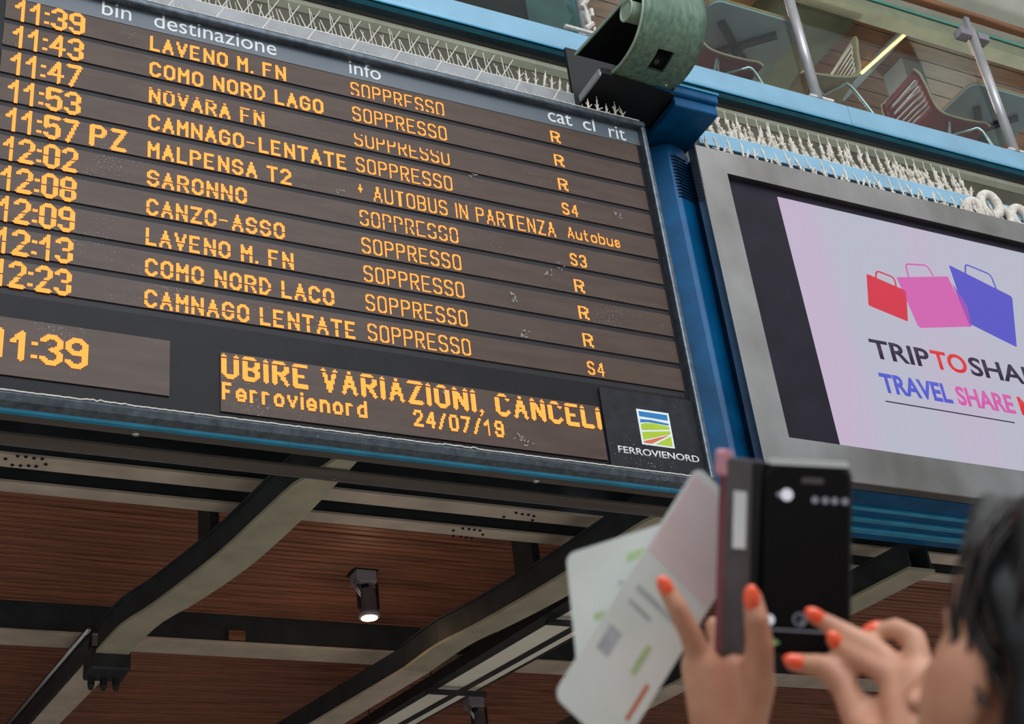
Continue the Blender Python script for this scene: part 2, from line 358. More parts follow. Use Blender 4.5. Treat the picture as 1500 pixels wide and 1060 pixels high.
# ---------------------------------------------------------------- LED font
GL = {'A': '00 26 40;12 32', 'B': '00 06 36 45 44 33 03;33 42 41 30 00', 'C': '45 36 16 05 01 10 30 41', 'D': '00 06 26 44 42 20 00', 'E': '46 06 00 40;03 33',
 'F': '46 06 00;03 33', 'G': '45 36 16 05 01 10 30 41 43 23', 'I': '00 06', 'K': '00 06;46 03 40', 'L': '06 00 40', 'M': '00 06 23 46 40', 'N': '00 06 40 46', 'O': '10 30 41 45 36 16 05 01 10',
 'P': '00 06 36 45 44 33 03', 'R': '00 06 36 45 44 33 03;23 40', 'S': '45 36 16 05 04 13 33 42 41 30 10 01', 'T': '06 46;26 20', 'U': '06 01 10 30 41 46', 'V': '06 20 46', 'Z': '06 46 00 40',
 '0': '10 30 41 45 36 16 05 01 10', '1': '14 36 30', '2': '05 16 36 45 44 00 40', '3': '05 16 36 45 44 33 23;33 42 41 30 10 01', '4': '30 36 02 42', '5': '46 06 03 34 43 41 30 10 01', '7': '06 46 10',
 '8': '13 04 05 16 36 45 44 33 13 02 01 10 30 41 42 33', '9': '01 10 30 41 45 36 16 05 04 13 33 44', ':': '01 01;04 04', '.': '00 00', ',': '00 00', '-': '03 33', '*': '15 16;04 24;15 04;15 24;13 15', '/': '00 46',
 'a': '03 14 34 43 40;42 12 01 10 30 41', 'b': '06 00 30 41 43 34 04', 'd': '46 40 10 01 03 14 44', 'e': '02 42 43 34 14 03 01 10 30 41', 'i': '00 04;06 06', 'n': '00 04;03 14 34 43 40', 'o': '10 30 41 43 34 14 03 01 10',
 'r': '00 04;03 14 34', 's': '43 34 14 03 12 32 41 30 10 01', 't': '16 11 20 30;04 34', 'u': '04 01 10 30 41;44 40', 'v': '04 20 44'}
NAR = {'I': 0, 'i': 0, '.': 0, ',': 0, ':': 0, '1': .75, 't': .75, 'r': .7, '*': .9, '-': .8, '/': .75, 'L': .9, 'E': .92, 'F': .92, 's': .85}
def led(bm, text, x0, ztop, p, h, wd, gap, thick=1, skip=(), y=4.4925, x1=None, space=None, clip=None):
    """dot matrix text on the board face; p = dot pitch, h/wd = glyph size in dots"""
    adv = 0; cells = []
    th = {1: .56, 2: .98, 3: 1.22}[thick]; off = {1: 0, 2: .5, 3: 0}[thick]
    for ch in text:
        if ch == ' ': adv += space or wd*.75; continue
        k = NAR.get(ch, 1); gw = (wd-1)*k; gh = h-1
        segs = []
        for pl in GL[ch].split(';'):
            pt = [(int(a[0])/4*(wd-1), int(a[1])/6*gh) for a in pl.split()]
            if ch == '1': pt = [(a-(wd-1)*.25, b) for a, b in pt]
            elif k and k != 1: pt = [(a*k if ch not in 't' else a*.9, b) for a, b in pt]
            segs += list(zip(pt, pt[1:])) if len(pt) > 1 else [(pt[0], pt[0])]
        for i in range(-1, int(gw)+3):
            for j in range(-2, h+1):
                if j in skip or j < -1: continue
                cx, cz = i+off, j+(off if thick == 2 else 0)
                for (ax, az), (bx, bz) in segs:
                    dx, dz = bx-ax, bz-az; l2 = dx*dx+dz*dz
                    s = 0 if l2 == 0 else max(0, min(1, ((cx-ax)*dx+(cz-az)*dz)/l2))
                    tt = th if l2 else max(th, .9 if ch not in ':' else 1.1)
                    if math.hypot(cx-ax-s*dx, cz-az-s*dz) <= tt: cells.append((adv+i, j)); break
        if ch == ',': cells += [(adv, -2), (adv-1, -3)]
        adv += round(gw)+1+gap+(1 if thick == 2 else 2 if thick == 3 else 0)
        cells.append(None)
    tot = adv-gap
    px_ = p if x1 is None else (x1-x0)/tot
    z0 = ztop-(h+(1 if thick == 2 else 0))*p
    out = []; cur = bmesh.new()
    for cell in cells:
        if cell is None:
            if cur.verts: out.append(cur)
            cur = bmesh.new(); continue
        i, j = cell
        X = x0+(i+.5)*px_; Zc = z0+(j+.5)*p; a = px_*.47; b = p*.47
        if clip and X > clip: continue
        vs = [cur.verts.new((X+u*a, y, Zc+v*b)) for u, v in ((-1, -1), (1, -1), (1, 1), (-1, 1))]; cur.faces.new(vs)
    bm.extend(out); return bm
def ledobj(name, bm, parent):
    for b in bm:
        o = link('led_character', b, 'led', parent); so_ = o.modifiers.new('solid', 'SOLIDIFY'); so_.thickness = .0012; so_.offset = 1
_tc = {}
def fit(text, x0, x1, z0, z1, y, m, parent, name='lettering', th=.0015, bold=0.0):
    c = bpy.data.curves.new('t', 'FONT'); c.body = text; c.offset = bold; c.resolution_u = 4
    o = bpy.data.objects.new('t', c); COL.objects.link(o); bpy.context.view_layer.update()
    me = bpy.data.meshes.new_from_object(o.evaluated_get(bpy.context.evaluated_depsgraph_get())); bpy.data.objects.remove(o)
    xs = [v.co.x for v in me.vertices]; ys = [v.co.y for v in me.vertices]
    ax, bx, ay, by = min(xs), max(xs), min(ys), max(ys)
    bm = bmesh.new(); bm.from_mesh(me)
    for v in bm.verts: v.co = Vector((x0+(v.co.x-ax)/(bx-ax)*(x1-x0), y, z0+(v.co.y-ay)/(by-ay)*(z1-z0)))
    r_ = bmesh.ops.extrude_face_region(bm, geom=bm.faces[:])
    for g in r_['geom']:
        if isinstance(g, bmesh.types.BMVert): g.co.y -= th
    return link(name, bm, m, parent)

# ---------------------------------------------------------------- departure board
bd = thing('departure_board', 'large black train departure board with ten rows of orange LED text and white column headings', 'departure board', (1.8, 4.6, 4.2))
link('housing', B(.15, 3.45, 4.505, 4.61, 4.19, 6.15), 'dark_steel', bd)
link('backing', B(.17, 3.43, 4.5, 4.506, 4.2, 6.14), 'row_gap', bd)
link('lower_panel', B(.17, 3.428, 4.497, 4.500, 4.205, 4.612), 'black_panel', bd)
link('side_margin', B(.17, .472, 4.497, 4.500, 4.613, 6.14), 'black_panel', bd)
link('side_margin', B(3.405, 3.428, 4.497, 4.500, 4.613, 6.02), 'black_panel', bd)
hp = link('header_panel', B(.48, 3.425, 4.492, 4.500, 6.022, 6.132), 'header', bd)
hp['label'] = 'blue-grey heading strip with white words'
for tx, a, b_, z0, z1 in (('ora', .49, .617, 6.043, 6.099), ('bin', .847, .967, 6.044, 6.126), ('destinazione', 1.062, 1.592, 6.043, 6.126), ('info', 1.927, 2.077, 6.043, 6.124),
                          ('cat', 2.923, 3.052, 6.042, 6.108), ('cl', 3.112, 3.178, 6.042, 6.120), ('rit', 3.254, 3.346, 6.030, 6.108)):
    fit(tx, a, b_, z0, z1, 4.492, 'white_paint', hp, 'heading')
rows = [('11:39', 'LAVENO M. FN', 'SOPPRESSO', 'R', 1.637), ('11:43', 'COMO NORD LAGO', 'SOPPRESSO', 'R', 1.80), ('11:47', 'NOVARA FN', 'SOPPRESSO', 'R', 1.535), ('11:53', 'CAMNAGO-LENTATE', 'SOPPRESSO', 'S4', 1.893),
        ('11:57', 'MALPENSA T2', '*', 'Autobus', 1.642), ('12:02', 'SARONNO', 'SOPPRESSO', 'S3', 1.452), ('12:08', 'CANZO-ASSO', 'SOPPRESSO', 'R', 1.605), ('12:09', 'LAVENO M. FN', 'SOPPRESSO', 'R', 1.637),
        ('12:13', 'COMO NORD LACO', 'SOPPRESSO', 'R', 1.80), ('12:23', 'CAMNAGO LENTATE', 'SOPPRESSO', 'S4', 1.885)]
dskip = {2: (10,), 5: (4,), 6: (4,), 7: (4,), 8: (4,), 9: (4,)}
iskip = {0: (0,), 2: (12, 11), 5: (6,), 6: (), 9: ()}
tskip = {5: (8,), 6: (8,), 7: (7,), 8: (7,), 9: (7,)}
for i, (tm, de, inf, ca, xe) in enumerate(rows):
    zt = 6.02-.1406*i
    rw = link('display_row', B(.474, 3.402, 4.4935, 4.4985, zt-.112, zt), 'row_panel', bd)
    bm = []
    led(bm, tm, .515, zt-.006, .0061, 17, 8, 1, 3, tskip.get(i, ()), x1=.79)
    if i == 4: led(bm, 'PZ', .828, zt-.006, .0061, 16, 8, 2, 3, x1=.973)
    ledobj('led_time', bm, rw)
    led(b2 := [], de, 1.053, zt-.024, .0061, 12, 7, 2, 2, dskip.get(i, ()), x1=xe); ledobj('led_destination', b2, rw)
    bm = []
    if i == 4:
        led(bm, '*', 1.93, zt-.03, .0061, 12, 6, 2, 1)
        led(bm, 'AUTOBUS IN PARTENZA', 1.998, zt-.026, .0061, 13, 6, 2, 1, x1=2.866)
    else: led(bm, inf, 1.928, zt-.024, .0061, 13, 6, 2, 1, iskip.get(i, ()), x1=2.375)
    ledobj('led_remark', bm, rw)
    bm = []
    if i == 4: led(bm, ca, 2.93, zt-.032, .0061, 10, 6, 2, 1, x1=3.2)
    else: led(bm, ca, 2.922, zt-.036, .0061, 11, 5, 2, 1, x1=2.972 if ca == 'R' else 3.004)
    ledobj('led_category', bm, rw)
ck = link('clock_display', B(.2, 1.143, 4.49, 4.497, 4.28, 4.512), 'row_panel', bd)
ledobj('led_clock', led([], '11:39', .522, 4.458, .0066, 17, 9, 1, 3, x1=.860, y=4.4885), ck)
mg = link('message_display', B(1.331, 2.948, 4.49, 4.497, 4.245, 4.497), 'row_panel', bd)
ledobj('led_message', led([], 'UBIRE VARIAZIONI, CANCELI', 1.340, 4.483, .0066, 14, 8, 2, 3, (12,), x1=2.951, y=4.4885, clip=2.945), mg)
bm = led([], 'Ferrovienord', 1.341, 4.373, .0061, 11, 6, 2, 2, x1=1.906, y=4.4885); led(bm, '24/07/19', 2.097, 4.366, .0061, 11, 6, 2, 2, x1=2.487, y=4.4885)
ledobj('led_message', bm, mg)
lg = link('logo_panel', B(2.958, 3.426, 4.484, 4.497, 4.208, 4.590), 'logo_panel', bd); lg['label'] = 'charcoal plate with a landscape emblem'
fit('FERROVIENORD', 3.002, 3.400, 4.285, 4.317, 4.484, 'white_paint', lg, 'lettering', bold=.012)
mat('e_blue', srgb(0, 120, 190), .5, 0, .05); mat('e_green', srgb(178, 206, 20), .5, 0, .05); mat('e_orange', srgb(226, 104, 50), .5, 0, .05); mat('e_white', srgb(232, 240, 240), .5, 0, .03)
x0, x1, z0, z1 = 3.125, 3.286, 4.339, 4.509
em = lambda n, m_, pts, d: link(n, pry([(x0+(x1-x0)*u, z0+(z1-z0)*v) for u, v in pts], 4.484-d, 4.4845), m_, lg)
em('emblem', 'e_white', [(0, 0), (1, 0), (1, 1), (0, 1)], .001)
em('emblem_sky', 'e_blue', [(.06, .80), (.94, .78), (.94, .94), (.06, .94)], .002)
em('emblem_sky', 'e_blue', [(.06, .62), (.3, .66), (.94, .64), (.94, .69), (.4, .73), (.06, .71)], .002)
em('emblem_field', 'e_green', [(.06, .41), (.94, .53), (.94, .60), (.7, .63), (.45, .64), (.22, .62), (.06, .57)], .002)
em('emblem_field', 'e_green', [(.06, .13), (.94, .40), (.94, .48), (.06, .35)], .002)
em('emblem_field', 'e_green', [(.42, .05), (.94, .05), (.94, .33)], .002)
em('emblem_road', 'e_orange', [(.06, .05), (.30, .05), (.90, .36), (.06, .09)], .002)
# frame
fr_ = [('frame_rail', (.13, 3.452, 4.455, 4.51, 6.118, 6.150)), ('frame_rail', (3.424, 3.452, 4.457, 4.51, 4.2, 6.119)), ('frame_rail', (.13, .158, 4.457, 4.51, 4.2, 6.119))]
for n, a in fr_: link(n, B(*a), 'frame_metal', bd, bevel=.008)
link('frame_rail', prx([(4.47, 4.206), (4.465, 4.195), (4.475, 4.172), (4.505, 4.160), (4.52, 4.165), (4.52, 4.21)], .13, 3.452), 'frame_metal', bd)
link('blue_trim', prx([(4.505, 4.16), (4.512, 4.152), (4.532, 4.152), (4.54, 4.16), (4.54, 4.175), (4.505, 4.175)], .13, 3.452), 'blue_edge', bd)
ud = link('underside_panel', B(.13, 3.452, 4.54, 4.60, 4.165, 4.19), 'brown_under', bd)
bm = bmesh.new(); rr = random.Random(3); x = .13; pts = []
while x < 3.45: pts.append((x, 4.468, 4.2075+rr.uniform(-.001, .0015)+(.006 if .85 < x < 1.0 or 2.2 < x < 2.35 else 0)*rr.random())); x += .012
tube(bm, pts, .003, 6); link('dust_glint_ridge', bm, 'dust_glint_white', bd)['label'] = 'white grime along the lower edge'
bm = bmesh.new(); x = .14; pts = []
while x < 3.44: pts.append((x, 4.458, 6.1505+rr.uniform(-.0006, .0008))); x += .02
tube(bm, pts, .0028, 6); link('dust_glint_ridge', bm, 'dust_glint_white', bd)['label'] = 'painted white highlight along the top edge'  # white strip stands in for the highlight on the frame's top edge
for (x, y) in ((199, 633), (785, 702)):
    p = PZ(x, y, 4.165); bm = bmesh.new(); tube(bm, [(p.x, p.y, 4.166), (p.x, p.y, 4.155), (p.x, p.y, 4.15)], [.016, .014, .006], 12); link('screw', bm, 'chrome', ud)
# droppings and scratches on the board face
rr = random.Random(11); 
for (x, y, s) in ((755, 436, 9), (770, 488, 9), (803, 398, 6), (823, 390, 5), (693, 257, 4), (650, 578, 7), (760, 640, 6), (775, 648, 6), (976, 378, 6), (905, 316, 4), (500, 282, 4)):
    bm = bmesh.new(); p = PY(x, y, 4.483)
    for k in range(s):
        a = rr.uniform(-.02, .02); c = rr.uniform(-.02, .02); l = rr.uniform(.002, .009); an = rr.uniform(0, 3.1)
        q0 = Vector((p.x+a, 4.4825, p.z+c)); dv = Vector((math.cos(an)*l, 0, math.sin(an)*l)); nv = Vector((-math.sin(an), 0, math.cos(an)))*rr.uniform(.0006, .0015)
        prism(bm, [q0-dv-nv, q0+dv-nv*.3, q0+dv+nv*.5, q0-dv+nv], [v+Vector((0, .001, 0)) for v in (q0-dv-nv, q0+dv-nv*.3, q0+dv+nv*.5, q0-dv+nv)])
    link('grime_spot', bm, 'dust_glint_white', bd)

# flat bar under the board
t = thing('conduit_bar', 'thin dark flat bar with a bright lower edge running just below the departure board', 'bar', (1.6, 4.78, 4.2))
link('bar', B(-.6, 3.9, 4.735, 4.812, 4.186, 4.196), 'brown_under', t); link('edge', B(-.6, 3.9, 4.812, 4.817, 4.184, 4.197), 'chrome', t)
for X in (1.87, 3.47):
    bm = bmesh.new(); tube(bm, [(X, 4.79, 4.186), (X, 4.79, 4.180)], .008, 6); link('bolt', bm, 'chrome', t)
# grey and blue rails behind the tops
t = thing('rear_rail', 'grey metal rail standing up behind the top of the departure board', 'rail', (1.8, 4.66, 6.15))
link('rail', B(.15, 3.20, 4.65, 4.67, 6.15, 6.417), 'grey_rail', t, bevel=.003)
for X in (.5, 1.5, 2.5): link('strut', B(X, X+.04, 4.64, 4.655, 6.12, 6.2), 'dark_steel', t)
t = thing('blue_rail', 'light blue metal rail behind the top edge of the advertising screen', 'rail', (5, 4.66, 6.2))
link('rail', B(3.93, 7.2, 4.65, 4.68, 6.297, 6.393), 'blue_sill', t, bevel=.004)
for X in (4.2, 5.3, 6.4): link('strut', B(X, X+.04, 4.655, 4.675, 6.112, 6.3), 'blue_navy', t)

# ---------------------------------------------------------------- bird spikes
def spike_mesh(n, l, r, foul=False, seed=0):
    rr = random.Random(seed); bm = bmesh.new()
    if not foul: tube(bm, [(0, 0, 0), (0, 0, l)], [r, r*.7], 5)
    else:
        k = 9; tube(bm, [(rr.uniform(-.003, .003)*(i > 0), rr.uniform(-.003, .003), l*i/k) for i in range(k+1)], [r*(rr.uniform(.7, 1.9) if i < k-1 else .5) for i in range(k+1)], 6)
        for _ in range(3):
            a = rr.uniform(.1, .6)*l; d = Vector((rr.uniform(-1, 1), rr.uniform(-.5, .5), rr.uniform(.3, 1))).normalized()
            tube(bm, [Vector((0, 0, a)), Vector((0, 0, a))+d*l*.25], [r, r*.6], 5)
    me = bpy.data.meshes.new('spike'); bm.to_mesh(me); bm.free(); me.materials.append(M['fouled' if foul else 'spike']); return me
plain = [spike_mesh(0, 1, .024), spike_mesh(0, 1, .03)]
foul = [spike_mesh(0, 1, .06, True, s) for s in range(8)]
foulthin = [spike_mesh(0, 1, .035, True, s+20) for s in range(5)]
def spikes(label, x0, x1, y, z, items, base=True, bw=.02):
    t = thing('bird_spike_strip', label, 'bird spikes', ((x0+x1)/2, y, z))
    if base: link('base_strip', B(x0, x1, y-bw/2, y+bw/2, z, z+.004), 'spike', t)
    for (x, dy, l, ax, ay, me) in items:
        o = bpy.data.objects.new('spike', me); COL.objects.link(o); o.parent = t
        o.location = (x-(x0+x1)/2, dy, .002)
        o.rotation_euler = (ay, ax, 0); o.scale = (min(l*1.2, .11), min(l*1.2, .11), l)
    return t
rr = random.Random(5); it = []
x = .9
while x < 2.85:
    it.append((x, -.003, .125, .52, .25, plain[1])); it.append((x+.005, .003, .10, -.30, -.1, plain[1])); it.append((x+.05, 0, .08+rr.random()*.03, -.32, .2, plain[0]))
    it.append((x+.03, .004, .16, -.02, -.1, plain[0])); it.append((x+.075, 0, .06+rr.random()*.03, rr.uniform(-.3, .3), 0, plain[0])); x += .1
while x < 3.19: it.append((x, 0, .09+rr.random()*.03, rr.uniform(-.15, .2), rr.uniform(-.1, .1), rr.choice(foulthin))); x += .045
spikes('row of long crossing steel bird spikes on the grey rail above the departure board', .15, 3.2, 4.66, 6.417, it)
it = []; x = .9
while x < 3.1:
    it.append((x, 0, .13, .5, .0, plain[1]))
    for k in range(4): it.append((x+.045+k*.045, 0, .035+rr.random()*.025, rr.uniform(-.5, -.15), 0, plain[0]))
    x += .205
while x < 3.4: it.append((x, 0, .08+rr.random()*.04, rr.uniform(-.2, .1), 0, rr.choice(foulthin))); x += .05
spikes('row of short and long bird spikes along the front top edge of the departure board', .15, 3.43, 4.485, 6.15, it)
it = []; x = 3.95
while x < 5.83:
    it.append((x, 0, .13+rr.random()*.05, rr.uniform(-.1, .12), 0, rr.choice(foul)))
    it.append((x+.02, .0, .09+rr.random()*.04, rr.uniform(-.55, -.3), .1, rr.choice(foul)))
    it.append((x+.035, .0, .08+rr.random()*.04, rr.uniform(-.8, .5), .1, rr.choice(foul)))
    it.append((x+.01, .01, .2, rr.uniform(-.05, .05), 0, plain[0])); x += .068
spikes('row of bird spikes thick with pale droppings on the light blue rail', 3.93, 5.86, 4.665, 6.393, it)
it = []; x = 3.86
while x < 5.83:
    it.append((x, 0, .12+rr.random()*.04, rr.uniform(-.2, .2), -.15, rr.choice(foulthin)))
    it.append((x+.02, 0, .07+rr.random()*.03, rr.uniform(.3, .7)*rr.choice((-1, 1)), -.1, rr.choice(foulthin))); x += .075
spikes('row of dirty bird spikes on the steel top edge of the advertising screen', 3.8, 5.86, 4.53, 6.135, it, bw=.015)

# ---------------------------------------------------------------- advertising screen
sc = thing('advertising_screen', 'advertising screen in a wide brushed stainless steel frame, right of the departure board', 'screen', (5, 4.6, 4.3))
X0, X1, Z0, Z1 = 3.762, 7.3, 4.33, 6.128; i0, j0, j1, iX = 3.928, 4.487, 5.982, 7.1
link('housing', B(3.80, 7.28, 4.56, 5.02, 4.31, 6.11), 'blue_navy', sc)
bm = bmesh.new(); Zb = Z0-.03
o4, i4 = [(X0, Zb), (X1, Zb), (X1, Z1), (X0, Z1)], [(i0, j0), (iX, j0), (iX, j1), (i0, j1)]
L4 = [[bm.verts.new((x, y, z)) for x, z in q4] for q4, y in ((o4, 4.504), ([(X0+.004, Zb+.004), (X1-.004, Zb+.004), (X1-.004, Z1-.004), (X0+.004, Z1-.004)], 4.5), (i4, 4.5), (i4, 4.56), (o4, 4.56))]
for a4, b4 in zip(L4, L4[1:]+L4[:1]):
    for k in range(4): bm.faces.new((a4[k], a4[(k+1) % 4], b4[(k+1) % 4], b4[k]))
link('steel_frame', bm, 'stainless', sc)
link('bezel', B(i0, iX, 4.532, 4.56, j0, j1), 'bezel', sc)
pn = link('display', B(4.243, 7.0, 4.529, 4.533, 4.493, 5.931), 'screen_bg', sc); pn['label'] = 'lit lilac screen with three shopping bag shapes and a slogan'
ys = 4.529
def flat(n, m_, pts, d=.001): return link(n, pry(pts, ys-d, ys), m_, pn)
flat('pink_bag', 's_pink', [(4.902, 5.566), (5.272, 5.644), (5.33, 5.342), (5.318, 5.338), (4.965, 5.268), (4.95, 5.28)])
flat('blue_bag', 's_blue', [(5.308, 5.722), (5.32, 5.722), (5.700, 5.602), (5.707, 5.59), (5.615, 5.265), (5.600, 5.267), (5.314, 5.36)])
flat('overlap', 's_over', [(5.290, 5.60), (5.345, 5.47), (5.33, 5.345), (5.318, 5.338)], .0015)
flat('red_bag', 's_red', [(4.700, 5.543), (4.71, 5.546), (4.931, 5.492), (4.939, 5.482), (4.892, 5.298), (4.884, 5.294), (4.662, 5.345), (4.656, 5.354)])
def handle(n, m_, pts, r=.008):
    bm = bmesh.new(); pp = [Vector((x, ys-.001, z)) for x, z in pts]; path = []
    for i, p in enumerate(pp):
        if 0 < i < len(pp)-1:
            a = (pp[i-1]-p).normalized()*.018; b = (pp[i+1]-p).normalized()*.018
            path += [p+a, p+(a+b)*.32, p+b]
        else: path.append(p)
    for v in path: pass
    L, Rr = [], []
    for i, p in enumerate(path):
        d = (path[min(i+1, len(path)-1)]-path[max(0, i-1)]).normalized(); nn = Vector((-d.z, 0, d.x))*r*.6
        L.append(p+nn); Rr.append(p-nn)
    for i in range(len(path)-1):
        prism(bm, [L[i], L[i+1], Rr[i+1], Rr[i]], [v+Vector((0, .001, 0)) for v in (L[i], L[i+1], Rr[i+1], Rr[i])])
    link(n, bm, m_, pn)
handle('bag_handle', 's_red', [(4.756, 5.530), (4.774, 5.582), (4.884, 5.560), (4.880, 5.505)])
handle('bag_handle', 's_pink', [(4.987, 5.585), (4.993, 5.668), (5.145, 5.690), (5.168, 5.625)])
handle('bag_handle', 's_blue', [(5.411, 5.690), (5.433, 5.757), (5.60, 5.722), (5.607, 5.63)])
fit('TRIP', 4.590, 4.962, 5.030, 5.140, ys, 's_navy', pn, 'slogan', .001, .02)
fit('TO', 4.978, 5.205, 5.030, 5.142, ys, 's_tred', pn, 'slogan', .001, .022)
fit('SHARE', 5.225, 5.795, 5.030, 5.142, ys, 's_navy', pn, 'slogan', .001, .02)
fit('TRAVEL', 4.594, 5.036, 4.836, 4.947, ys, 's_tblue', pn, 'slogan', .001, .03)
fit('SHARE', 5.072, 5.450, 4.836, 4.947, ys, 's_tpink', pn, 'slogan', .001, .03)
fit('MORE', 5.490, 5.85, 4.836, 4.947, ys, 's_tred', pn, 'slogan', .001, .03)
flat('underline', 's_navy', [(4.592, 4.783), (5.416, 4.779), (5.416, 4.786), (4.592, 4.790)])
for k, yy in enumerate((4.70, 4.80, 4.90)):
    link('rib', B(3.80, 7.28, yy, yy+.025+.01*k, 4.285, 4.31), 'blue_edge', sc, bevel=.004)
link('bottom_panel', B(3.80, 7.28, 4.565, 5.02, 4.298, 4.309), 'blue_dark', sc)
# pale rings at the top edge
for i, (x, y, r_, th) in enumerate(((1427, 307, .062, .026), (1450, 301, .080, .028), (1471, 318, .060, .024), (1494, 319, .072, .026), (1518, 334, .07, .027))):
    p = PY(x, y, 4.60+.012*i); bm = bmesh.new(); dd = Vector((.72, -.1, 0))
    tube(bm, [p+dd*r_*math.cos(a)+Vector((0, 0, r_*math.sin(a))) for a in [2*math.pi*k/24 for k in range(25)]], th, 12, False); o = link('coil_loop', bm, 'fouled', None, smooth=True)
    tag(o, ('pale dirt-covered coil loop, leftmost of the loops on top of the advertising screen', 'tallest pale dirt-covered coil loop, second of the loops on the screen top', 'small pale coil loop between the tallest loop and the next, on the screen top',
            'pale coil loop at the right edge of the picture on the screen top', 'pale coil loop past the others on top of the advertising screen')[i], 'coil', 'pale loops on top of the advertising screen')

# ---------------------------------------------------------------- blue column between boards
co_ = thing('blue_column', 'glossy blue faceted column between the departure board and the advertising screen', 'column', (3.72, 4.75, 4.25))
link('shaft', prz([(3.50, 4.80), (3.52, 4.74), (3.675, 4.615), (3.70, 4.605), (3.79, 4.63), (3.85, 4.68), (3.90, 4.74), (3.90, 4.95), (3.50, 4.95)], 4.25, 6.2), 'blue_dark', co_, bevel=.006)
for k in range(13):
    z = 5.86+k*.021
    link('louvre', prz([(3.685, 4.605), (3.70, 4.596), (3.785, 4.619), (3.785, 4.632), (3.70, 4.612)], z, z+.009), 'blue_navy', co_)
ar = thing('blue_bracket', 'deep blue boxed bracket arm with a chamfered cap above the column', 'bracket', (3.7, 4.5, 6.3))
link('cap', prism(bmesh.new(), [(3.46, 4.36, 6.30), (3.86, 4.36, 6.30), (3.86, 4.68, 6.30), (3.46, 4.68, 6.30)], [(3.52, 4.36, 6.355), (3.86, 4.36, 6.375), (3.86, 4.68, 6.375), (3.52, 4.68, 6.355)]), 'blue_dark', ar, bevel=.01)
link('arm', B(3.60, 3.855, 4.38, 4.72, 6.235, 6.30), 'blue_dark', ar, bevel=.008)
link('cap_edge', B(3.55, 3.862, 4.352, 4.37, 6.35, 6.36), 'blue_edge', ar)
# green curved clamp
SLOT = 5
gc = thing('green_clamp', 'weathered green curved steel clamp with a slot, above the right end of the departure board', 'clamp', (3.42, 4.3, 6.3))
prof = [(4.37, 6.315), (4.25, 6.295), (4.13, 6.315), (4.045, 6.38), (4.0, 6.47), (3.995, 6.58), (4.03, 6.68), (4.11, 6.76), (4.23, 6.80)]
pp = smoothpath([(0, a, b) for a, b in prof], 5)
bm = bmesh.new(); inn = []
for i, p in enumerate(pp):
    d = (pp[min(i+1, len(pp)-1)]-pp[max(0, i-1)]).normalized(); n = Vector((0, d.z, -d.y)); 
    inn.append(p+n*(-.012 if n.dot(Vector((0, 4.25, 6.6))-p) < 0 else .012))
nx = 9; xs = [3.234+(3.59-3.234)*k/(nx-1) for k in range(nx)]
for outer in (pp, inn):
    g = [[bm.verts.new((x, p.y, p.z)) for p in outer] for x in xs]
    for a in range(nx-1):
        for b in range(len(pp)-1):
            if a in (3, 4) and SLOT <= b <= SLOT+4: continue
            bm.faces.new((g[a][b], g[a+1][b], g[a+1][b+1], g[a][b+1]))
    if outer is pp: g0 = g
for k in (0, nx-1):
    for b in range(len(pp)-1): bm.faces.new((g0[k][b], g0[k][b+1], g[k][b+1], g[k][b]))
link('curved_plate', bm, 'green_paint', gc, smooth=True)
rp_ = [(3.232, p.y, p.z) for p in pp]; bm = bmesh.new(); tube(bm, rp_, .0065, 6); link('rim', bm, 'green_light', gc, smooth=True)
# slot interior and bolt inside it
pm = pp[SLOT+2]; link('slot_backing', B(3.34, 3.47, pm.y+.0, pm.y+.09, pm.z+.035, pm.z+.075), 'void', gc)
bm = bmesh.new(); tube(bm, [(3.40, pm.y+.02, pm.z+.04), (3.40, pm.y+.004, pm.z+.008)], .014, 8); link('slot_bolt', bm, 'dark_steel', gc)
# right gusset and top plate
link('side_gusset', prism(bmesh.new(), [(3.575, 4.02, 6.46), (3.575, 4.15, 6.31), (3.575, 4.80, 6.31), (3.575, 4.80, 6.68), (3.575, 4.1, 6.72)], [(3.59, 4.02, 6.46), (3.59, 4.15, 6.31), (3.59, 4.80, 6.31), (3.59, 4.80, 6.68), (3.59, 4.1, 6.72)]), 'gasket', gc)
link('top_plate', prism(bmesh.new(), [(3.234, 4.62, 6.665), (3.59, 4.62, 6.665), (3.59, 4.05, 6.575), (3.234, 4.05, 6.575)][::-1], [(3.234, 4.62, 6.675), (3.59, 4.62, 6.675), (3.59, 4.05, 6.585), (3.234, 4.05, 6.585)][::-1]), 'gasket', gc)
link('plate_edge', prism(bmesh.new(), [(3.228, 4.625, 6.66), (3.228, 4.625, 6.678), (3.228, 4.05, 6.59), (3.228, 4.05, 6.572)], [(3.236, 4.625, 6.66), (3.236, 4.625, 6.678), (3.236, 4.05, 6.59), (3.236, 4.05, 6.572)]), 'green_light', gc)
link('rear_plate', B(3.30, 3.59, 4.80, 4.82, 6.31, 6.9), 'gasket', gc)
# pipe end
pc = PX(923, 17, 3.225); bm = bmesh.new(); tube(bm, [(3.205, pc.y, pc.z), (3.5, pc.y, pc.z)], .052, 28); link('pipe', bm, 'green_light', gc)
bm = bmesh.new(); tube(bm, [(3.204+.0, pc.y+.052*math.cos(a), pc.z+.052*math.sin(a)) for a in [2*math.pi*k/28 for k in range(29)]], .006, 6, False); link('pipe_rim', bm, 'green_light', gc, smooth=True)
for (x, y) in ((1008, 14), (958, 1)):
    p = PX(x, y, 3.5); bm = bmesh.new(); tube(bm, [(p.x, p.y+.01, p.z), (p.x, p.y-.012, p.z+.004)], .013, 8); link('bolt', bm, 'gasket', gc)
bm = bmesh.new(); p = PX(1006, 10, 3.5); tube(bm, [p, p+Vector((-.02, -.02, .12))], .012, 8); link('rod', bm, 'dark_steel', gc)
